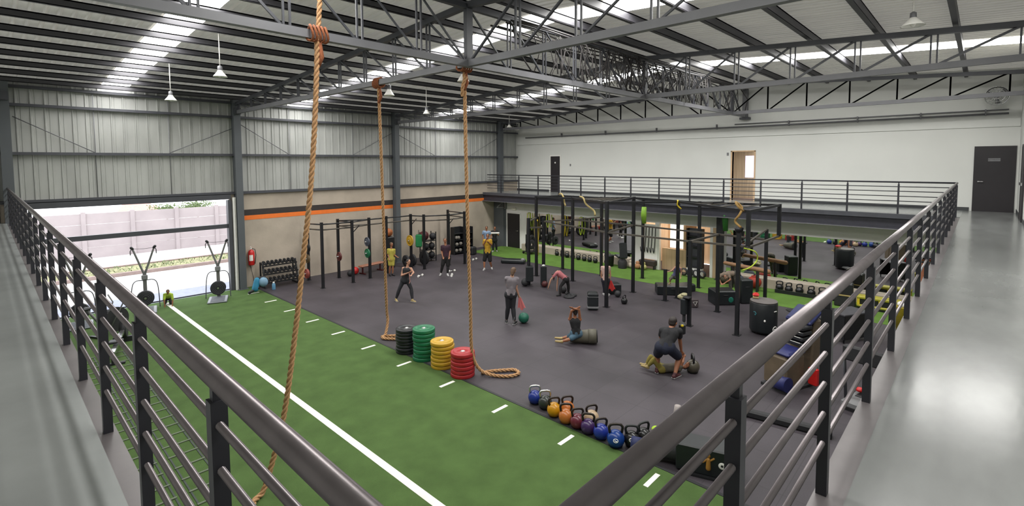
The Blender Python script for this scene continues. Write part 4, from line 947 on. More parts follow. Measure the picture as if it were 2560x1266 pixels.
# trash bucket in front of the rig
t = thing('storage_bin', 'black square bin with grey band in front of the rig post', 'bin', (14.05, 9.5, 0), -.9)
MB().rbox((0, 0, .3), (.36, .36, .6), bev=.05).build('bin_body', M_vinyl, t); MB().box(-.185, .185, -.185, .185, .08, .14).build('band', M_grey, t); MB().box(-.185, .185, -.185, .185, .46, .475).build('band', M_grey, t)
ball((15.98, 9.7, .12), .12, M_rub, 'small black ball right of the foot of the tall rig post'); 
kk = kettlebell((36, 36, 40), 'slate', .9, M_kbk); kk.location = (15.7, 9.55, 0) if False else (15.35, 9.05, 0); tag(kk, 'dark kettlebell on the floor beside the white sneaker near the rig', None)
ball((14.9, 13.35, .16), .16, M_rub, 'black medicine ball at the foot of the left rig posts')
ball((15.3, 12.95-.3, .13), .13, M_mar, 'dark maroon ball right of the black medicine ball')
ball((11.38, 10.26, .165), .165, mat('green_ball', (20, 116, 92), .45), 'green ball on the floor beside the woman in grey')
ball((15.1, 11.55, .12), .12, M_rub, 'small black ball between the feet of the bending person in pink')
for k, (x, y, r, l) in enumerate(((14.72, 11.0, .2, 'flat black plate on the floor under the bending person in pink'), (14.98, 11.05, .17, 'second flat black plate beside the feet of the person in pink'))):
    t = thing('floor_plate', l, 'weight plate', (x, y, 0)); MB().lathe([(.03, 0), (r, 0), (r, .05), (r*.8, .06), (.03, .06), (.03, 0)], n=24).build('disc', M_rub, t); MB().lathe([(.025, .0), (.04, .0), (.04, .066), (.025, .066)], n=16).build('hub', M_steel, t)
# sandbag under sitting person
t = thing('sandbag', 'large grey green rolled mat bag under the seated person with raised arms', 'bag', (11.2, 7.85, 0), -.62-.35)
MB().cap((-.32, 0, .17), (.1, 0, .2), .15, .19).build('bag_body', mat('khaki_vinyl', (104, 100, 86), .6), t); MB().cyl((.12, 0, .205), (.34, 0, .215), .2, .195, 24).build('bag_end', mat('khaki_vinyl', (104, 100, 86), .6), t); MB().cyl((.34, 0, .215), (.37, 0, .215), .17, n=20).build('end_cap', M_rub, t)
kk = kettlebell((98, 92, 78), 'khaki', 1.25, M_kbk); kk.location = (11.36, 4.84, 0); kk.rotation_euler = (0, 0, .6); tag(kk, 'large khaki kettlebell beside the head of the person lying on the floor', None)

# ================================================================= RIGHT FOREGROUND FLOOR ITEMS
bx = thing('sled_box', 'long black bench box with gold and white emblems on the floor below the right railing', 'box', (7.75, 3.35, 0), -1.25)
MB().rbox((.3, 0, .24), (.95, .42, .44), bev=.02).build('box_body', M_vinyl, bx); MB().cap((-.55, .0, .2), (-.15, 0, .22), .17, .18).build('roll', M_rub, bx); MB().box(-.1, .8, -.27, .27, 0, .03).build('base', M_black, bx)
e_ = MB(); e_.cap((.32, -.213, .3), (.32, -.213, .16), .03, .04).cap((.3, -.213, .3), (.24, -.213, .24), .015).cap((.34, -.213, .28), (.4, -.213, .33), .015).ell((.32, -.213, .36), (.03, .01, .035)).build('gold_emblem', mat('gold_print', (196, 140, 60), .5), bx)
MB().lathe([(.02, 0), (.05, 0), (.055, .004), (.03, .006)], (.52, -.216, .24), 'Y', 20).build('white_emblem', M_whitep, bx); MB().cap((.2, -.213, .2), (.08, -.213, .22), .012).build('white_stripe', M_whitep, bx)
t = thing('blue_roll', 'dark blue foam roll end lying left of the black bench box', 'foam roller', (7.55, 4.12, .13), .3); MB().cyl((0, -.02, 0), (0, .14, 0), .12, n=20).build('roll_body', mat('navy_foam', (38, 48, 100), .7), t)
t = thing('printed_cap', 'navy cap-shaped bag with white print on top of the black bench box', 'bag', (8.0, 3.78, 0), .2); MB().cap((0, 0, .32), (.15, -.12, .32), .16, .17).cap((0.08, -.06, .3), (.08, -.06, .13), .12).build('bag_body', mat('navy_cloth', (38, 48, 84), .7), t)
MB().cap((-.13, -.1, .36), (-.1, .04, .38), .012).cap((-.14, -.1, .32), (-.12, .04, .33), .012).cap((-.14, -.1, .27), (-.13, .04, .28), .012).build('printed_lines', M_whitep, t)
o = MB().ell((7.82, 3.97, .36), (.08, .07, .05)).cap((7.8, 3.97, .34), (7.85, 3.93, .1), .05).build('lime_ball', mat('lime_ball', (180, 220, 40), .6)); tag(o, 'bright lime ball resting beside the navy printed bag', 'ball')
t = thing('floor_cone', 'pale grey cone standing behind the navy printed bag', 'cone', (8.42, 3.85, 0)); MB().lathe([(.2, 0), (.19, .03), (.12, .2), (.07, .48), (.055, .6), (.001, .6)], n=24).build('cone_body', mat('cone_grey', (186, 176, 172), .6), t); MB().rbox((0, 0, .012), (.44, .44, .024), bev=.01).build('base', mat('cone_grey', (186, 176, 172), .6), t)
# incline bench machine in blue seen through railing
t = thing('leg_press_bench', 'beige exercise machine with navy pads seen through the right railing', 'exercise machine', (12.3, 2.95, 0), -.35)
M_beige = mat('beige_panel', (120, 104, 84), .7)
MB().rbox((-.3, 0, .42), (.62, .55, .7), bev=.05).build('lower_body', M_beige, t); MB().rbox((.5, .05, .75), (.3, .55, 1.4), bev=.05, ry=.1).build('rear_body', M_beige, t)
MB().rbox((-.3, 0, .82), (.6, .6, .1), bev=.04).build('seat_pad', mat('navy_pad', (46, 52, 120), .5), t); MB().rbox((.45, .05, 1.5), (.55, .6, .12), bev=.04, ry=-.5).build('head_pad', mat('navy_pad2', (24, 38, 104), .5), t)
for k in range(4): MB().rbox((.12, 0, .95+k*.12), (.34, .5, .09), bev=.02).build('weight_block', M_black, t)
m_ = MB()
for k in range(4): m_.box(-.06, -.05, -.2, .2, .985+k*.12, .993+k*.12)
m_.build('white_stripe', M_whitep, t); MB().cyl((-.6, -.32, .2), (-.6, -.02, .2), .16, n=20).build('roller', mat('navy_pad', (46, 52, 120), .5), t)
MB().box(-.65, .7, -.3, .3, 0, .06).build('base', M_rub, t); MB().rbox((.1, -.42, .3), (.1, .2, .4), bev=.03).build('side_flag', M_red, t)
t = thing('storage_beam', 'long low black rubber beam on the floor below the right railing', 'beam', (10.2, 2.55, 0), -1.42)
MB().rbox((0, 0, .07), (1.4, .16, .14), bev=.03).build('beam_body', M_rub, t); MB().rbox((-.7, 0, .08), (.12, .2, .16), bev=.02).rbox((.7, 0, .08), (.12, .2, .16), bev=.02).build('end_block', M_black, t)
t = thing('treadmill', 'grey treadmill with dark belt seen low through the right railing', 'treadmill', (12.4, 1.35, 0), 2.9)
MB().rbox((0, 0, .14), (1.7, .75, .16), bev=.04).build('deck', M_grey, t); MB().box(-.8, -.7, -.35, .35, 0, .08).build('foot', M_rub, t); MB().box(.7, .8, -.35, .35, 0, .08).build('foot', M_rub, t); MB().box(-.8, .5, -.26, .26, .22, .23).build('belt', M_rub, t)
for s in (-1, 1): MB().tube([(.7, s*.34, .2), (.82, s*.34, 1.1), (.5, s*.34, 1.12)], .03, 8).build('handrail', M_steel, t)
MB().rbox((.84, 0, 1.2), (.12, .7, .3), bev=.03).build('console', M_rub, t); MB().ell((.3, -.25, .3), (.08, .08, .05)).build('folded_cloth', M_red, t)
t = thing('dip_stand', 'black machine frame beside the treadmill under the right walkway', 'exercise machine', (10.8, 1.15, 0), .2)
MB().rbox((0, 0, .55), (.5, .5, .3), bev=.05).build('seat', M_rub, t); MB().bar((0, 0, 0), (0, 0, .45), .12).bar((-.4, 0, .04), (.4, 0, .04), .1).bar((0, -.35, .04), (0, .35, .04), .1).build('frame', M_black, t); MB().tube([(-.25, -.3, .7), (0, -.3, .95), (.25, -.3, .7)], .02, 8).build('handle', M_chrome, t)
t = thing('wheeled_cart', 'black draped table on the rubber floor seen between right railing posts', 'table', (16.5, 2.6, 0), -.5)
MB().rbox((0, 0, .78), (1.0, .6, .05), bev=.01).build('table_top', mat('table_grey', (84, 84, 90), .6), t); MB().box(-.48, .48, -.29, -.27, .1, .76).box(-.48, -.46, -.29, .29, .1, .76).box(.46, .48, -.29, .29, .1, .76).build('drape', M_black, t)
for a in (-.45, .45):
    for b in (-.25, .25): MB().cyl((a, b, 0), (a, b, .76), .02, n=8).build('leg', M_black, t)
t = thing('incline_bench', 'grey-topped incline bench half hidden by the right handrail', 'bench', (17.6, 3.7, 0), -.7)
MB().rbox((0, 0, .55), (1.1, .3, .07), bev=.03, ry=-.45).build('backrest', mat('bench_pale', (176, 170, 164), .6), t); MB().bar((-.3, 0, 0), (-.3, 0, .38), .07).bar((.35, 0, 0), (.35, 0, .7), .07).bar((-.3, -.25, .03), (-.3, .25, .03), .06).bar((.35, -.25, .03), (.35, .25, .03), .06).build('frame', M_black, t); MB().rbox((-.62, 0, .36), (.4, .3, .07), bev=.03).build('seat', M_rub, t)
for k, (x, y, c, l) in enumerate(((18.4, 1.5, (200, 180, 40), 'yellow tall bin with white cloth on top, beyond the draped table'), (16.9, 1.2, (170, 160, 50), 'yellow storage bin under the far right walkway edge'))):
    t = thing('storage_bin', l, 'bin', (x, y, 0), .2*k); MB().lathe([(.001, 0), (.2, 0), (.24, .7), (.25, .72), (.22, .72), (.001, .7)], n=20).build('bin_body', mat('bin_yellow%d' % k, c, .5), t)
    if k == 0: MB().ell((0, 0, .78), (.2, .2, .1)).build('cloth', M_whitep, t)
t = thing('blue_towel_bundle', 'blue and orange cloth hung on a rail near the right end of the mirror', 'towel', (20.9, 1.1, 0)); MB().bar((0, 0, .006), (0, 0, 1.7), .05).bar((0, -.4, 1.7), (0, .4, 1.7), .04).bar((-.25, 0, .03), (.25, 0, .03), .05).build('stand', M_black, t)
MB().rbox((-.02, .2, 1.25), (.1, .3, .85), bev=.04).build('orange_cloth', mat('orange_cloth', (206, 130, 100), .9), t); MB().rbox((-.02, -.18, 1.15), (.12, .3, .9), bev=.04).build('blue_cloth', mat('blue_cloth', (60, 110, 160), .9), t)
t = thing('rubber_band_rack', 'tall dark rack with plates standing on the right rubber floor', 'rack', (19.0, 2.6, 0), .3) if False else None

# bands hung in front of the left mirror
for k, (y, l, m_, lab) in enumerate(((18.7, 1.0, M_lime, 'lime exercise band hanging before the mirror, nearest the dark lower door'), (18.2, 1.5, M_tanst, 'long tan exercise band hanging beside the lime one at the mirror'), (17.3, .7, M_lime, 'short lime exercise band hanging behind the plate trolley'), (16.2, 1.1, M_yel, 'yellow exercise band hanging before the middle of the left mirror'), (15.1, .9, M_lime, 'lime exercise band hanging farther right before the left mirror'))):
    t = thing('exercise_band', lab, 'band', (21.22, y, 2.14), 0, 'exercise bands hung before the left mirror')
    MB().tube(resample([(0, -.07, 0), (-.03, -.09, -l*.5), (-.02, 0, -l), (-.03, .09, -l*.5), (0, .07, 0), (0, 0, .03)], .06), .022, 8, closed=True).build('loop', m_, t)
    MB().cyl((.11, 0, .03), (-.06, 0, .03), .012, n=8).build('peg', M_black, t)

# ================================================================= PEOPLE
def V(t): return Vector(t)
def remesh(o, vox, smooth=4):
    m = o.modifiers.new('remesh', 'REMESH'); m.mode = 'VOXEL'; m.voxel_size = vox; m.use_smooth_shade = True
    s = o.modifiers.new('smooth', 'SMOOTH'); s.iterations = smooth; s.factor = .5
    return o
def hand(mb, w, d, side, s, curl=.5):
    # palm, four unequal fingers bent at the knuckle, thumb from the side of the palm
    d = d.normalized(); a = d.cross(side).normalized() if d.cross(side).length > .01 else d.orthogonal().normalized(); u = a.cross(d).normalized()
    pc = w + d*.045*s
    mb.cap(w+u*.018*s+d*.01, pc+u*.022*s+d*.03*s, .016*s, .015*s, 8).cap(w-u*.018*s+d*.01, pc-u*.022*s+d*.03*s, .016*s, .015*s, 8).cap(w, pc+d*.03*s, .017*s, .016*s, 8)
    for k, L in enumerate((.068, .078, .072, .056)):
        b = w+d*.085*s+u*(.033-.022*k)*s; f1 = (d+a*curl*.5).normalized(); f2 = (d*.55+a*curl*1.3).normalized()
        m1 = b+f1*L*.5*s; mb.cap(b, m1, .0095*s, .009*s, 7).cap(m1, m1+f2*L*.5*s, .009*s, .0078*s, 7)
    tb = w+d*.03*s+u*.026*s; td = (d*.7+u*.75+a*.3).normalized(); mb.cap(tb, tb+td*.035*s, .0125*s, .011*s, 7).cap(tb+td*.035*s, tb+td*.035*s+(d*.9+a*.4).normalized()*.028*s, .011*s, .009*s, 7)
def person(J0, o, label, face, skin=None, top=None, bottom=None, shoe=None, hair=None, hairlen=0, s=1.0, sleeve=.55, leg=1.0, topm='shirt', vox=.013, tail=None, wide=1.0, sole=None, cat='person'):
    J = {k: V(v) for k, v in J0.items() if isinstance(v, tuple)}; skin = skin or M_skin
    rz = math.atan2(o[1], o[0])-PI/2
    t = thing('person', label, cat, (o[0], o[1], o[2]), rz)
    face = V(face).normalized()
    P, N, H = J['pel'], J['neck'], J['head']
    sl, sr = J['sL'], J['sR']
    sv = (sr-sl).normalized(); ch = (sl+sr)/2
    # widen narrow shoulder lines to a human width
    half = max((sr-sl).length/2, .16*s); sl, sr = ch-sv*half, ch+sv*half
    hv = J.get('hipv'); hv = V(hv).normalized() if hv else V((sv.x, sv.y, 0)).normalized()
    hl, hr = P-hv*.085*s, P+hv*.085*s
    b = MB()
    up = (ch-P).normalized(); mid = P.lerp(ch, .5)
    # torso
    b.cap(hl+up*.02, hr+up*.02, .105*s).cap(P, mid, .115*s, .11*s).cap(mid-sv*.04*s, ch-sv*.06*s-up*.06*s, .1*s, .11*s).cap(mid+sv*.04*s, ch+sv*.06*s-up*.06*s, .1*s, .11*s)
    b.cap(sl+up*.0, sr+up*.0, .062*s).cap(ch-up*.04, N.lerp(H, .25), .075*s, .05*s).cap(N, H, .052*s, .05*s)
    # head with jaw, nose, ears
    side = face.cross(V((0, 0, 1))); side = side.normalized() if side.length > .1 else sv
    hu = (H-N).normalized() if (H-N).length > .05 else V((0, 0, 1)); hu = (hu+(side.cross(face)))/2; hu.normalize()
    R3 = Matrix((side, face, hu)).transposed()
    b.ell(H+hu*.025*s, (.074*s, .092*s, .098*s), 18, 12, R3).ell(H+face*.025*s-hu*.04*s, (.055*s, .062*s, .068*s), 14, 9, R3)
    b.cap(H+face*.088*s+hu*.012*s, H+face*.105*s-hu*.02*s, .009*s, .014*s, 8)
    for q in (-1, 1): b.ell(H+side*q*.078*s, (.012*s, .02*s, .03*s), 8, 6, R3)
    # limbs
    for a, e, w in ((sl, 'eL', 'wL'), (sr, 'eR', 'wR')):
        E, Wr = J[e], J[w]
        b.cap(a, E, .05*s, .038*s).cap(E, E.lerp(Wr, .35), .039*s, .04*s).cap(E.lerp(Wr, .35), Wr, .04*s, .025*s)
        hand(b, Wr, (Wr-E), sv, s*.98)
    for a, k, an in ((hl, 'kL', 'aL'), (hr, 'kR', 'aR')):
        K, A = J[k], J[an]
        b.cap(a, K, .084*s, .054*s).cap(K, K.lerp(A, .35), .054*s, .058*s).cap(K.lerp(A, .35), A, .058*s, .034*s)
    ob = b.build('body', skin, t); remesh(ob, vox)
    # eyes, mouth
    for q in (-1, 1): MB().ell(H+face*.084*s+side*q*.031*s+hu*.022*s, .011*s, 8, 6).build('eye', M_eye, t)
    MB().cap(H+face*.088*s-hu*.048*s-side*.016*s, H+face*.088*s-hu*.048*s+side*.016*s, .006*s).build('mouth', M_lip, t)
    # clothing
    g = .013*s
    if top:
        c = MB(); lo = P+up*.03
        c.cap(lo-hv*.072*s, lo+hv*.072*s, .108*s+g*1.25, n=16).cap(lo-hv*.05*s, mid, .112*s+g, .108*s+g, 16).cap(lo+hv*.05*s, mid, .112*s+g, .108*s+g, 16).cap(lo, mid, .115*s+g, .112*s+g, 16)
        c.cap(mid-sv*.04*s, ch-sv*.06*s-up*.06*s, .1*s+g, .11*s+g, 16).cap(mid+sv*.04*s, ch+sv*.06*s-up*.06*s, .1*s+g, .11*s+g, 16)
        if sleeve >= 0:
            c.cap(sl, sr, .062*s+g, n=14)
            if sleeve > 0:
                for a, e in ((sl, 'eL'), (sr, 'eR')): c.cap(a, a.lerp(J[e], sleeve), .052*s+g*1.3, .045*s+g*1.6, 14)
        else:
            c.cap(sl.lerp(sr, .14)-up*.02, sr.lerp(sl, .14)-up*.02, .05*s+g, n=14)
        oc = c.build(topm, top, t); remesh(oc, vox, 3)
    if bottom:
        c = MB(); c.cap(hl+up*.03, hr+up*.03, .107*s+g, n=16).cap(hl+up*.0, hr+up*.0, .11*s+g, n=16).cap(P-up*.015, P+up*.06, .119*s+g, n=16)
        for a, k, an in ((hl, 'kL', 'aL'), (hr, 'kR', 'aR')):
            K, A = J[k], J[an]
            if leg >= 1:
                c.cap(a, K, (.086*s+g)*wide, (.056*s+g)*wide, 14)
                c.cap(K, K.lerp(A, .35), .056*s+g, .06*s+g, 14).cap(K.lerp(A, .35), A.lerp(K, .15) if leg < 1.5 else A, .06*s+g, .038*s+g, 14)
            else:
                c.cap(a, a.lerp(K, leg), (.088*s+g)*wide, (.066*s+g)*wide*1.1, 14)
        oc = c.build('trousers' if leg >= 1 else 'shorts', bottom, t); remesh(oc, vox, 3)
    # shoes
    for k, (an, kn) in enumerate((('aL', 'kL'), ('aR', 'kR'))):
        A = J[an]; K = J[kn]
        fd = J0.get('foot'); fd = V(fd) if fd else V((face.x*.8+(-.25 if k == 0 else .25)*(1 if face.y < 0 else 1), face.y, 0))
        fd.normalize(); shin = (A-K).normalized()
        dwn = V((0, 0, -1)) if 'lying' not in J0 else shin
        heel = A+dwn*.04-fd*.04*s; toe = A+dwn*.052+fd*.15*s
        if heel.z < .045: heel.z = .045; toe.z = max(toe.z, .035)
        c = MB(); c.cap(heel, toe, .043*s, .034*s, 12).cap(A, A+dwn*.03, .045*s, .045*s, 12)
        sh = c.build('shoe', shoe or M_black, t); remesh(sh, .009, 2)
        if sole:
            hb, tb = heel.copy(), toe.copy(); hb.z -= .034; tb.z = hb.z
            so = MB().cap(hb, tb, .012, n=8); so = MB().bar(hb-fd*.035+V((0, 0, .006)), tb+fd*.025+V((0, 0, .006)), .07*s, .02); so.build('sole', sole, sh)
    # hair
    if hair:
        c = MB(); c.ell(H+hu*.045*s-face*.018*s, (.084*s, .094*s, .086*s), 18, 12, R3)
        if hairlen: 
            c.cap(H-face*.06*s, H-face*.075*s-hu*hairlen, .06*s, .045*s, 12).ell(H-face*.05*s, (.08*s, .06*s, .09*s), 14, 9, R3)
        else: c.ell(H-face*.04*s+hu*.0, (.078*s, .062*s, .075*s), 14, 9, R3)
        if tail: c.cap(H-face*.08*s+hu*.03, H+V(tail)*.5, .035*s, .04*s).cap(H+V(tail)*.5, H+V(tail), .04*s, .022*s)
        oh = c.build('hair', hair, t); remesh(oh, .012, 2)
    return t
PEOPLE= {'p1': ((10.3, 15.15, 0.0), {'head': (0.18, 0.0, 1.42), 'neck': (0.14, 0.0, 1.23), 'sL': (0.01, 0.05, 1.19), 'sR': (0.26, -0.05, 1.18), 'pel': (0.06, 0.0, 0.75), 'eL': (-0.07, 0.0, 0.94), 'wL': (0.19, -0.25, 1.09), 'eR': (0.36, -0.15, 1.06), 'wR': (0.28, -0.3, 1.01), 'kL': (-0.16, -0.0, 0.44), 'kR': (0.26, -0.1, 0.47), 'aL': (-0.28, 0.01, 0.09), 'aR': (0.3, -0.23, 0.09)}), 'p2': ((11.03, 10.52, 0.0), {'head': (0.11, 0.03, 1.65), 'neck': (0.07, 0.0, 1.5), 'sL': (-0.06, -0.02, 1.43), 'sR': (0.19, -0.0, 1.41), 'pel': (0.03, 0.0, 0.91), 'eL': (-0.08, 0.12, 1.17), 'wL': (0.01, 0.25, 0.98), 'eR': (0.2, 0.0, 1.13), 'wR': (0.28, 0.08, 0.85), 'kL': (-0.06, 0.0, 0.52), 'kR': (0.1, -0.0, 0.51), 'aL': (-0.11, 0.08, 0.09), 'aR': (0.14, -0.08, 0.09)}), 'p3': ((16.01, 16.73, 0.0), {'head': (0.04, -0.0, 1.59), 'neck': (0.03, -0.0, 1.45), 'sL': (-0.12, -0.0, 1.38), 'sR': (0.18, -0.0, 1.38), 'pel': (0.03, -0.0, 0.78), 'eL': (-0.17, -0.0, 1.17), 'wL': (-0.02, -0.2, 1.47), 'eR': (0.22, -0.0, 1.17), 'wR': (0.07, -0.28, 1.33), 'kL': (-0.13, -0.03, 0.42), 'kR': (0.14, -0.03, 0.4), 'aL': (-0.13, -0.08, 0.09), 'aR': (0.21, 0.16, 0.09)}), 'p4': ((14.84, 11.37, 0.0), {'head': (-0.33, -0.1, 0.81), 'neck': (-0.2, -0.03, 0.91), 'sL': (-0.25, -0.16, 0.86), 'sR': (-0.14, 0.14, 0.85), 'pel': (0.12, 0.0, 0.6), 'eL': (-0.46, -0.2, 0.62), 'wL': (-0.54, -0.22, 0.37), 'eR': (-0.21, 0.1, 0.52), 'wR': (-0.23, 0.05, 0.23), 'kL': (-0.09, -0.12, 0.37), 'kR': (0.2, 0.1, 0.33), 'aL': (-0.12, -0.18, 0.09), 'aR': (0.2, 0.13, 0.09)}), 'p5': ((13.91, 17.32, 0.0), {'head': (0.07, -0.0, 1.56), 'neck': (0.08, -0.0, 1.37), 'sL': (-0.04, 0.0, 1.3), 'sR': (0.21, -0.0, 1.31), 'pel': (0.12, 0.0, 0.81), 'eL': (-0.09, -0.0, 1.07), 'wL': (-0.04, -0.12, 0.87), 'eR': (0.28, -0.0, 1.07), 'wR': (0.24, -0.12, 0.86), 'kL': (-0.05, -0.05, 0.5), 'kR': (0.18, -0.05, 0.46), 'aL': (-0.14, 0.02, 0.09), 'aR': (0.16, -0.11, 0.09)}), 'p6': ((12.29, 19.0, 0.0), {'head': (0.02, -0.0, 1.4), 'neck': (0.01, 0.0, 1.24), 'sL': (-0.12, -0.0, 1.18), 'sR': (0.13, 0.0, 1.16), 'pel': (-0.0, 0.0, 0.74), 'eL': (-0.14, 0.0, 0.96), 'wL': (-0.09, -0.1, 0.8), 'eR': (0.14, -0.0, 0.93), 'wR': (0.26, -0.2, 0.87), 'kL': (-0.06, -0.03, 0.41), 'kR': (0.06, -0.03, 0.4), 'aL': (-0.09, 0.02, 0.09), 'aR': (0.05, -0.01, 0.09)}), 'p7': ((10.97, 7.96, 0.0), {'head': (-0.03, -0.0, 0.92), 'neck': (-0.03, 0.0, 0.77), 'sL': (-0.11, -0.0, 0.71), 'sR': (0.05, -0.0, 0.71), 'pel': (0.01, -0.0, 0.3), 'eL': (-0.12, -0.1, 0.97), 'wL': (0.01, -0.12, 1.04), 'eR': (0.08, -0.1, 1.01), 'wR': (-0.07, -0.14, 1.05), 'kL': (-0.21, 0.15, 0.15), 'aL': (-0.39, 0.15, 0.11), 'kR': (-0.18, -0.12, 0.18), 'aR': (-0.37, -0.1, 0.11)}), 'p8': ((10.7, 5.18, 0.0), {'head': (0.13, 0.25, 1.22), 'neck': (0.11, 0.22, 1.14), 'sL': (-0.1, 0.12, 1.05), 'sR': (0.27, 0.16, 1.06), 'pel': (-0.04, -0.08, 0.72), 'eL': (-0.14, 0.22, 0.86), 'wL': (0.02, 0.4, 0.75), 'eR': (0.29, 0.3, 0.83), 'wR': (0.33, 0.38, 0.52), 'kL': (-0.21, 0.22, 0.42), 'kR': (0.28, 0.22, 0.42), 'aL': (-0.21, 0.19, 0.09), 'aR': (0.19, -0.01, 0.09)}), 'p9': ((10.93, 5.35, 0.0), {'head': (0.5, -0.0, 0.2), 'neck': (0.38, 0.0, 0.15), 'sL': (0.33, 0.16, 0.13), 'sR': (0.34, -0.14, 0.16), 'pel': (-0.07, -0.0, 0.08), 'eL': (0.38, 0.2, 0.23), 'wL': (0.43, 0.1, 0.37), 'eR': (0.41, -0.15, 0.34), 'wR': (0.44, -0.0, 0.38), 'kL': (-0.31, 0.12, 0.29), 'aL': (-0.41, 0.1, 0.11), 'kR': (-0.24, -0.1, 0.31), 'aR': (-0.37, -0.1, 0.14)}), 'p10': ((15.83, 10.11, 0.0), {'head': (-0.01, 0.12, 1.24), 'neck': (-0.01, 0.06, 1.13), 'sL': (-0.14, 0.0, 1.07), 'sR': (0.11, -0.0, 1.08), 'pel': (-0.02, -0.05, 0.59), 'eL': (-0.18, 0.0, 0.78), 'wL': (-0.12, 0.05, 0.5), 'eR': (0.16, 0.0, 0.81), 'wR': (0.13, -0.0, 0.54), 'kL': (-0.06, -0.0, 0.29), 'kR': (0.04, 0.0, 0.29), 'aL': (-0.07, 0.04, 0.09), 'aR': (0.09, -0.04, 0.09)}), 'p11': ((17.79, 8.34, 0.36), {'head': (0.13, -0.05, 0.81), 'neck': (0.12, -0.0, 0.68), 'sL': (0.01, 0.0, 0.66), 'sR': (0.22, -0.0, 0.64), 'pel': (-0.0, 0.1, 0.28), 'eL': (-0.11, -0.1, 0.54), 'wL': (-0.24, -0.15, 0.51), 'eR': (0.24, 0.0, 0.48), 'wR': (0.22, -0.1, 0.33), 'kL': (-0.15, -0.15, 0.24), 'kR': (0.1, -0.15, 0.26), 'aL': (-0.16, -0.05, 0.09), 'aR': (0.09, -0.04, 0.09)}), 'p12': ((18.9, 6.55, 0.0), {'head': (-0.27, -0.25, 0.74), 'neck': (-0.33, -0.15, 0.83), 'sL': (-0.44, -0.15, 0.8), 'sR': (-0.19, -0.15, 0.83), 'pel': (-0.07, 0.1, 0.84), 'eL': (-0.51, -0.25, 0.68), 'wL': (-0.44, -0.35, 0.56), 'eR': (-0.12, -0.25, 0.68), 'wR': (-0.3, -0.4, 0.57), 'kL': (-0.12, -0.0, 0.44), 'kR': (0.07, -0.0, 0.46), 'aL': (-0.09, -0.04, 0.09), 'aR': (0.11, 0.05, 0.09)}), 'p13': ((4.27, 20.75, 0.0), {'head': (0.01, -0.1, 0.55), 'neck': (0.01, -0.0, 0.45), 'sL': (-0.08, -0.0, 0.44), 'sR': (0.11, 0.0, 0.41), 'pel': (0.01, 0.4, 0.25), 'eL': (-0.11, -0.08, 0.25), 'wL': (-0.1, -0.1, 0.1), 'eR': (0.14, -0.08, 0.21), 'wR': (0.12, -0.1, 0.06), 'kL': (-0.08, 0.15, 0.1), 'kR': (0.08, 0.15, 0.07), 'aL': (-0.08, 0.55, 0.07), 'aR': (0.08, 0.55, 0.04)}), 'p14': ((18.42, 19.33, 0.0), {'head': (0.04, -0.0, 1.5), 'neck': (0.04, 0.0, 1.37), 'sL': (-0.12, 0.0, 1.31), 'sR': (0.2, 0.0, 1.29), 'pel': (0.05, -0.0, 0.78), 'eL': (-0.18, 0.0, 1.09), 'wL': (-0.14, -0.1, 0.87), 'eR': (0.29, 0.0, 1.08), 'wR': (0.24, -0.1, 0.86), 'kL': (-0.06, 0.0, 0.39), 'kR': (0.13, -0.0, 0.39), 'aL': (-0.09, -0.11, 0.09), 'aR': (0.11, -0.12, 0.09)}), 'p15': ((19.61, 19.82, 0.0), {'head': (-0.01, 0.0, 1.34), 'neck': (-0.02, 0.0, 1.2), 'sL': (-0.17, 0.0, 1.16), 'sR': (0.12, -0.0, 1.16), 'pel': (-0.04, -0.0, 0.66), 'eL': (-0.22, -0.1, 0.95), 'wL': (-0.1, -0.35, 1.09), 'eR': (0.19, -0.1, 0.94), 'wR': (0.07, -0.35, 1.09), 'kL': (-0.12, 0.0, 0.34), 'kR': (0.06, 0.0, 0.34), 'aL': (-0.12, 0.01, 0.09), 'aR': (0.08, 0.12, 0.09)})}
M_tee = mat('black_tee', (40, 40, 44), .85); M_legg = mat('black_leggings', (36, 37, 44), .75); M_greytee = mat('grey_tee', (146, 138, 144), .85)
M_yt = mat('yellow_tee', (222, 172, 44), .85, 0, .25, 14); M_bs = mat('black_shorts', (30, 28, 30), .85); M_pink = mat('pink_tee', (214, 128, 134), .85)
M_navy = mat('navy_shorts', (30, 36, 60), .85); M_mt = mat('maroon_top', (66, 36, 52), .85); M_y2 = mat('pale_yellow_shirt', (206, 192, 84), .85); M_jean = mat('blue_denim', (84, 116, 138), .85)
M_lav = mat('lavender_top', (120, 120, 164), .85); M_lb = mat('light_blue_top', (160, 186, 220), .85); M_pk2 = mat('pale_pink_top', (226, 190, 178), .85); M_wsh = mat('white_shoe', (228, 226, 226), .6)
M_olive = mat('olive_trousers', (150, 136, 60), .85); M_tankt = mat('taupe_top', (150, 132, 116), .85); M_camo = mat('grey_print_shorts', (96, 92, 84), .85, 0, .5, 18); M_tansh = mat('tan_shoe', (200, 176, 120), .7)
def pp(n): return PEOPLE[n][1], PEOPLE[n][0]
PEOPLE['p7'][1]['lying'] = 1; PEOPLE['p9'][1]['lying'] = 1; PEOPLE['p13'][1]['lying'] = 1
PEOPLE['p7'][1]['foot'] = (-1, 0, .1); PEOPLE['p9'][1]['foot'] = (-1, 0, .3); PEOPLE['p13'][1]['foot'] = (0, .6, -.6)
person(*pp('p1'), 'woman in black tank top and leggings, mid-step with fists raised', (.62, -.75, 0), None, M_tee, M_legg, M_tansh, M_hair, .12, .92, -1, 1.0, 'tank_top', wide=1.0, sole=M_wsh)
person(*pp('p2'), 'woman in grey T-shirt and black leggings seen from behind, holding a pink towel', (.25, .95, -.1), None, M_greytee, M_legg, M_black, M_hairb, .09, 1.0, .45, 1.0, sole=M_wsh)
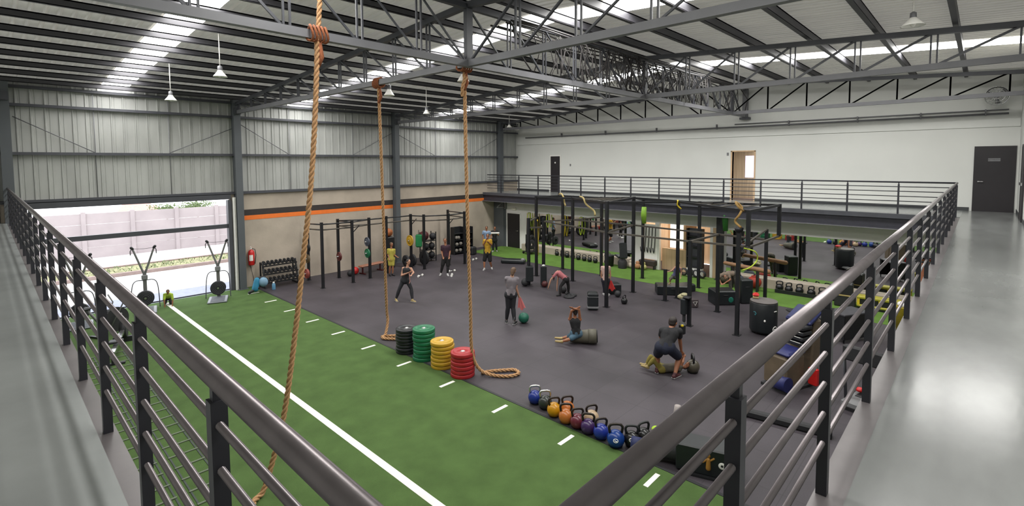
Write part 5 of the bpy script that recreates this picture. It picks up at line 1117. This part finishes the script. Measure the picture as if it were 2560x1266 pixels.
person(*pp('p3'), 'man in yellow T-shirt and black shorts standing with hands raised to his face', (-.1, -.98, 0), M_skin2, M_yt, M_bs, M_wsh, M_hair, 0, .95, .6, .85, wide=1.15, sole=M_wsh)
person(*pp('p4'), 'person in pink T-shirt bending forward with long dark hair hanging down', (-.75, -.3, -.6), None, M_pink, M_bs, M_black, M_hair, 0, .82, .5, 1.6, tail=(-.02, -.02, -.22))
person(*pp('p5'), 'person in maroon top and wide black shorts with white sneakers near the ball rack', (-.05, -.95, -.15), M_skin2, M_mt, M_bs, M_wsh, M_hairb, 0, .95, .6, 1.0, wide=1.35, sole=M_wsh)
person(*pp('p6'), 'person in pale yellow shirt standing beside the stand with the orange ball', (.6, -.7, -.2), M_skin2, M_y2, M_y2, M_black, M_hairb, 0, .82, .7, .7, wide=1.1)
person(*pp('p7'), 'person in black tank sitting on the rolled mat with both forearms over the head', (-.3, .9, 0), M_skin2, M_tee, M_jean, M_tansh, M_hair, .05, .86, -1, .8, 'tank_top')
person(*pp('p8'), 'man in black T-shirt and navy shorts half squatting, seen from behind', (.45, .85, -.25), M_skin2, M_tee, M_navy, mat('maroon_shoe', (84, 34, 40), .6), M_hair, 0, 1.14, .62, .8, wide=1.15, sole=M_wsh, vox=.011)
person(*pp('p9'), 'person lying on the rubber floor with knees up and forearms raised', (.1, -.3, .9), M_skin2, mat('grey_olive_top', (104, 98, 86), .85), M_olive, M_tansh, M_hair, 0, .8, .4, 1.0)
person(*pp('p10'), 'person in pale pink top and dark shorts behind the tall rig post', (0, 1, -.3), None, M_pk2, mat('dark_navy_shorts', (34, 34, 50), .85), M_wsh, M_hair, 0, .82, .3, 1.0, wide=1.15, sole=M_wsh)
person(*pp('p11'), 'person in lavender top crouching on the wide low black box', (-.2, -.8, -.3), None, M_lav, M_camo, M_skin2 and M_tansh, M_hair, .04, .66, -1, .9, 'tank_top')
person(*pp('p12'), 'brown-haired person in taupe shirt bending forward over the black soft box', (-.3, -.75, -.6), M_skin2, M_tankt, M_camo, M_black, M_hairb, .1, .86, .5, 1.0)
person(*pp('p13'), 'person with lime vest crouching on the turf at the open garage door', (0, -.85, -.5), M_skin2, mat('lime_vest', (178, 206, 60), .7), M_bs, M_black, M_hairb, .05, .66, .8, 1.0, 'vest')
person(*pp('p14'), 'person in light blue top standing behind the man in yellow', (-.1, -1, 0), M_skin2, M_lb, M_bs, M_black, M_hair, .05, .88, .5, 1.0)
person(*pp('p15'), 'person dressed in black holding a white bar near the far corner', (-.1, -1, 0), M_skin2, M_tee, M_legg, M_wsh, M_hair, 0, .84, .5, 1.6, sole=M_wsh)
# held things
def held(n, p):
    o = V(PEOPLE[n][0]); rz = math.atan2(o[1], o[0])-PI/2
    return Matrix.Translation(o) @ Matrix.Rotation(rz, 4, 'Z') @ V(p), rz
p_, rz = held('p2', (.31, .08, .8))
t = thing('pink_towel', 'pink towel hanging from the hand of the woman in grey', 'towel', tuple(p_), rz)
m_ = MB()
vs = []; fs = []
for i in range(9):
    for j in range(9):
        u = i/8; v = j/8; w = .04+.09*v
        vs.append(((u-.5)*2*w+.06*v, .015*math.sin(u*14)*(.4+v), -.36*v*(1-.15*math.sin(u*9))))
for i in range(8):
    for j in range(8): fs.append((i*9+j, i*9+j+1, (i+1)*9+j+1, (i+1)*9+j))
n0 = len(vs); vs += [(x, y+.012, z) for x, y, z in vs]; fs += [tuple(reversed([a+n0 for a in f])) for f in fs]
m_.add(vs, fs, True).build('cloth', mat('pink_cloth', (232, 130, 130), .9), t); m_.build
p_, rz = held('p10', (.16, -.06, .6))
o = MB().add([(x, y, z) for x, y, z in vs], fs, True).build('red_towel', mat('red_cloth', (216, 56, 52), .9)); o.location = p_; o.rotation_euler = (0, 0, rz); tag(o, 'red towel held by the person behind the tall rig post', 'towel')
p_, rz = held('p15', (-.02, -.42, 1.12))
t = thing('white_bar', 'short white padded bar held by the person in black', 'bar', tuple(p_), rz); MB().cap((-.2, 0, 0), (.22, 0, 0), .045).build('bar_body', M_whitep, t); MB().cyl((-.27, 0, 0), (-.2, 0, 0), .02).cyl((.22, 0, 0), (.29, 0, 0), .02).build('end', M_grey, t)
p_, rz = held('p8', (.34, .34, 1.1))
t = thing('video_camera', 'black shoulder camera with yellow mark beside the squatting man', 'camera', tuple(p_), rz); MB().rbox((0, 0, -.02), (.15, .2, .26), bev=.03).build('camera_body', M_black, t); MB().ell((0, -.1, .07), (.035, .012, .03)).build('yellow_mark', M_yel, t); MB().cap((-.02, -.02, -.1), (-.06, -.06, -.2), .05).build('grip', M_grey, t); MB().cyl((0, .1, .02), (0, .2, .02), .05).build('lens', M_rub, t)
p_, rz = held('p1', (.25, -.32, .95))
t = thing('hand_wrap', 'loose white wrap dangling from the hands of the woman in black', 'wrap', tuple(p_), rz); MB().tube(resample([(-.05, .03, .12), (-.04, 0, 0), (-.03, 0, -.18), (-.06, 0, -.24)], .03), .014, 6).build('strip', mat('pink_wrap', (220, 160, 150), .9), t)
o = MB().tube(resample([(10.93, 10.3, .0), (11.05, 10.35, .25), (11.2, 10.4, .5), (11.22, 10.42, .6)], .05), .006, 5).build('thin_cord', M_grey); tag(o, 'thin grey cord dangling beside the woman in grey', 'cord')
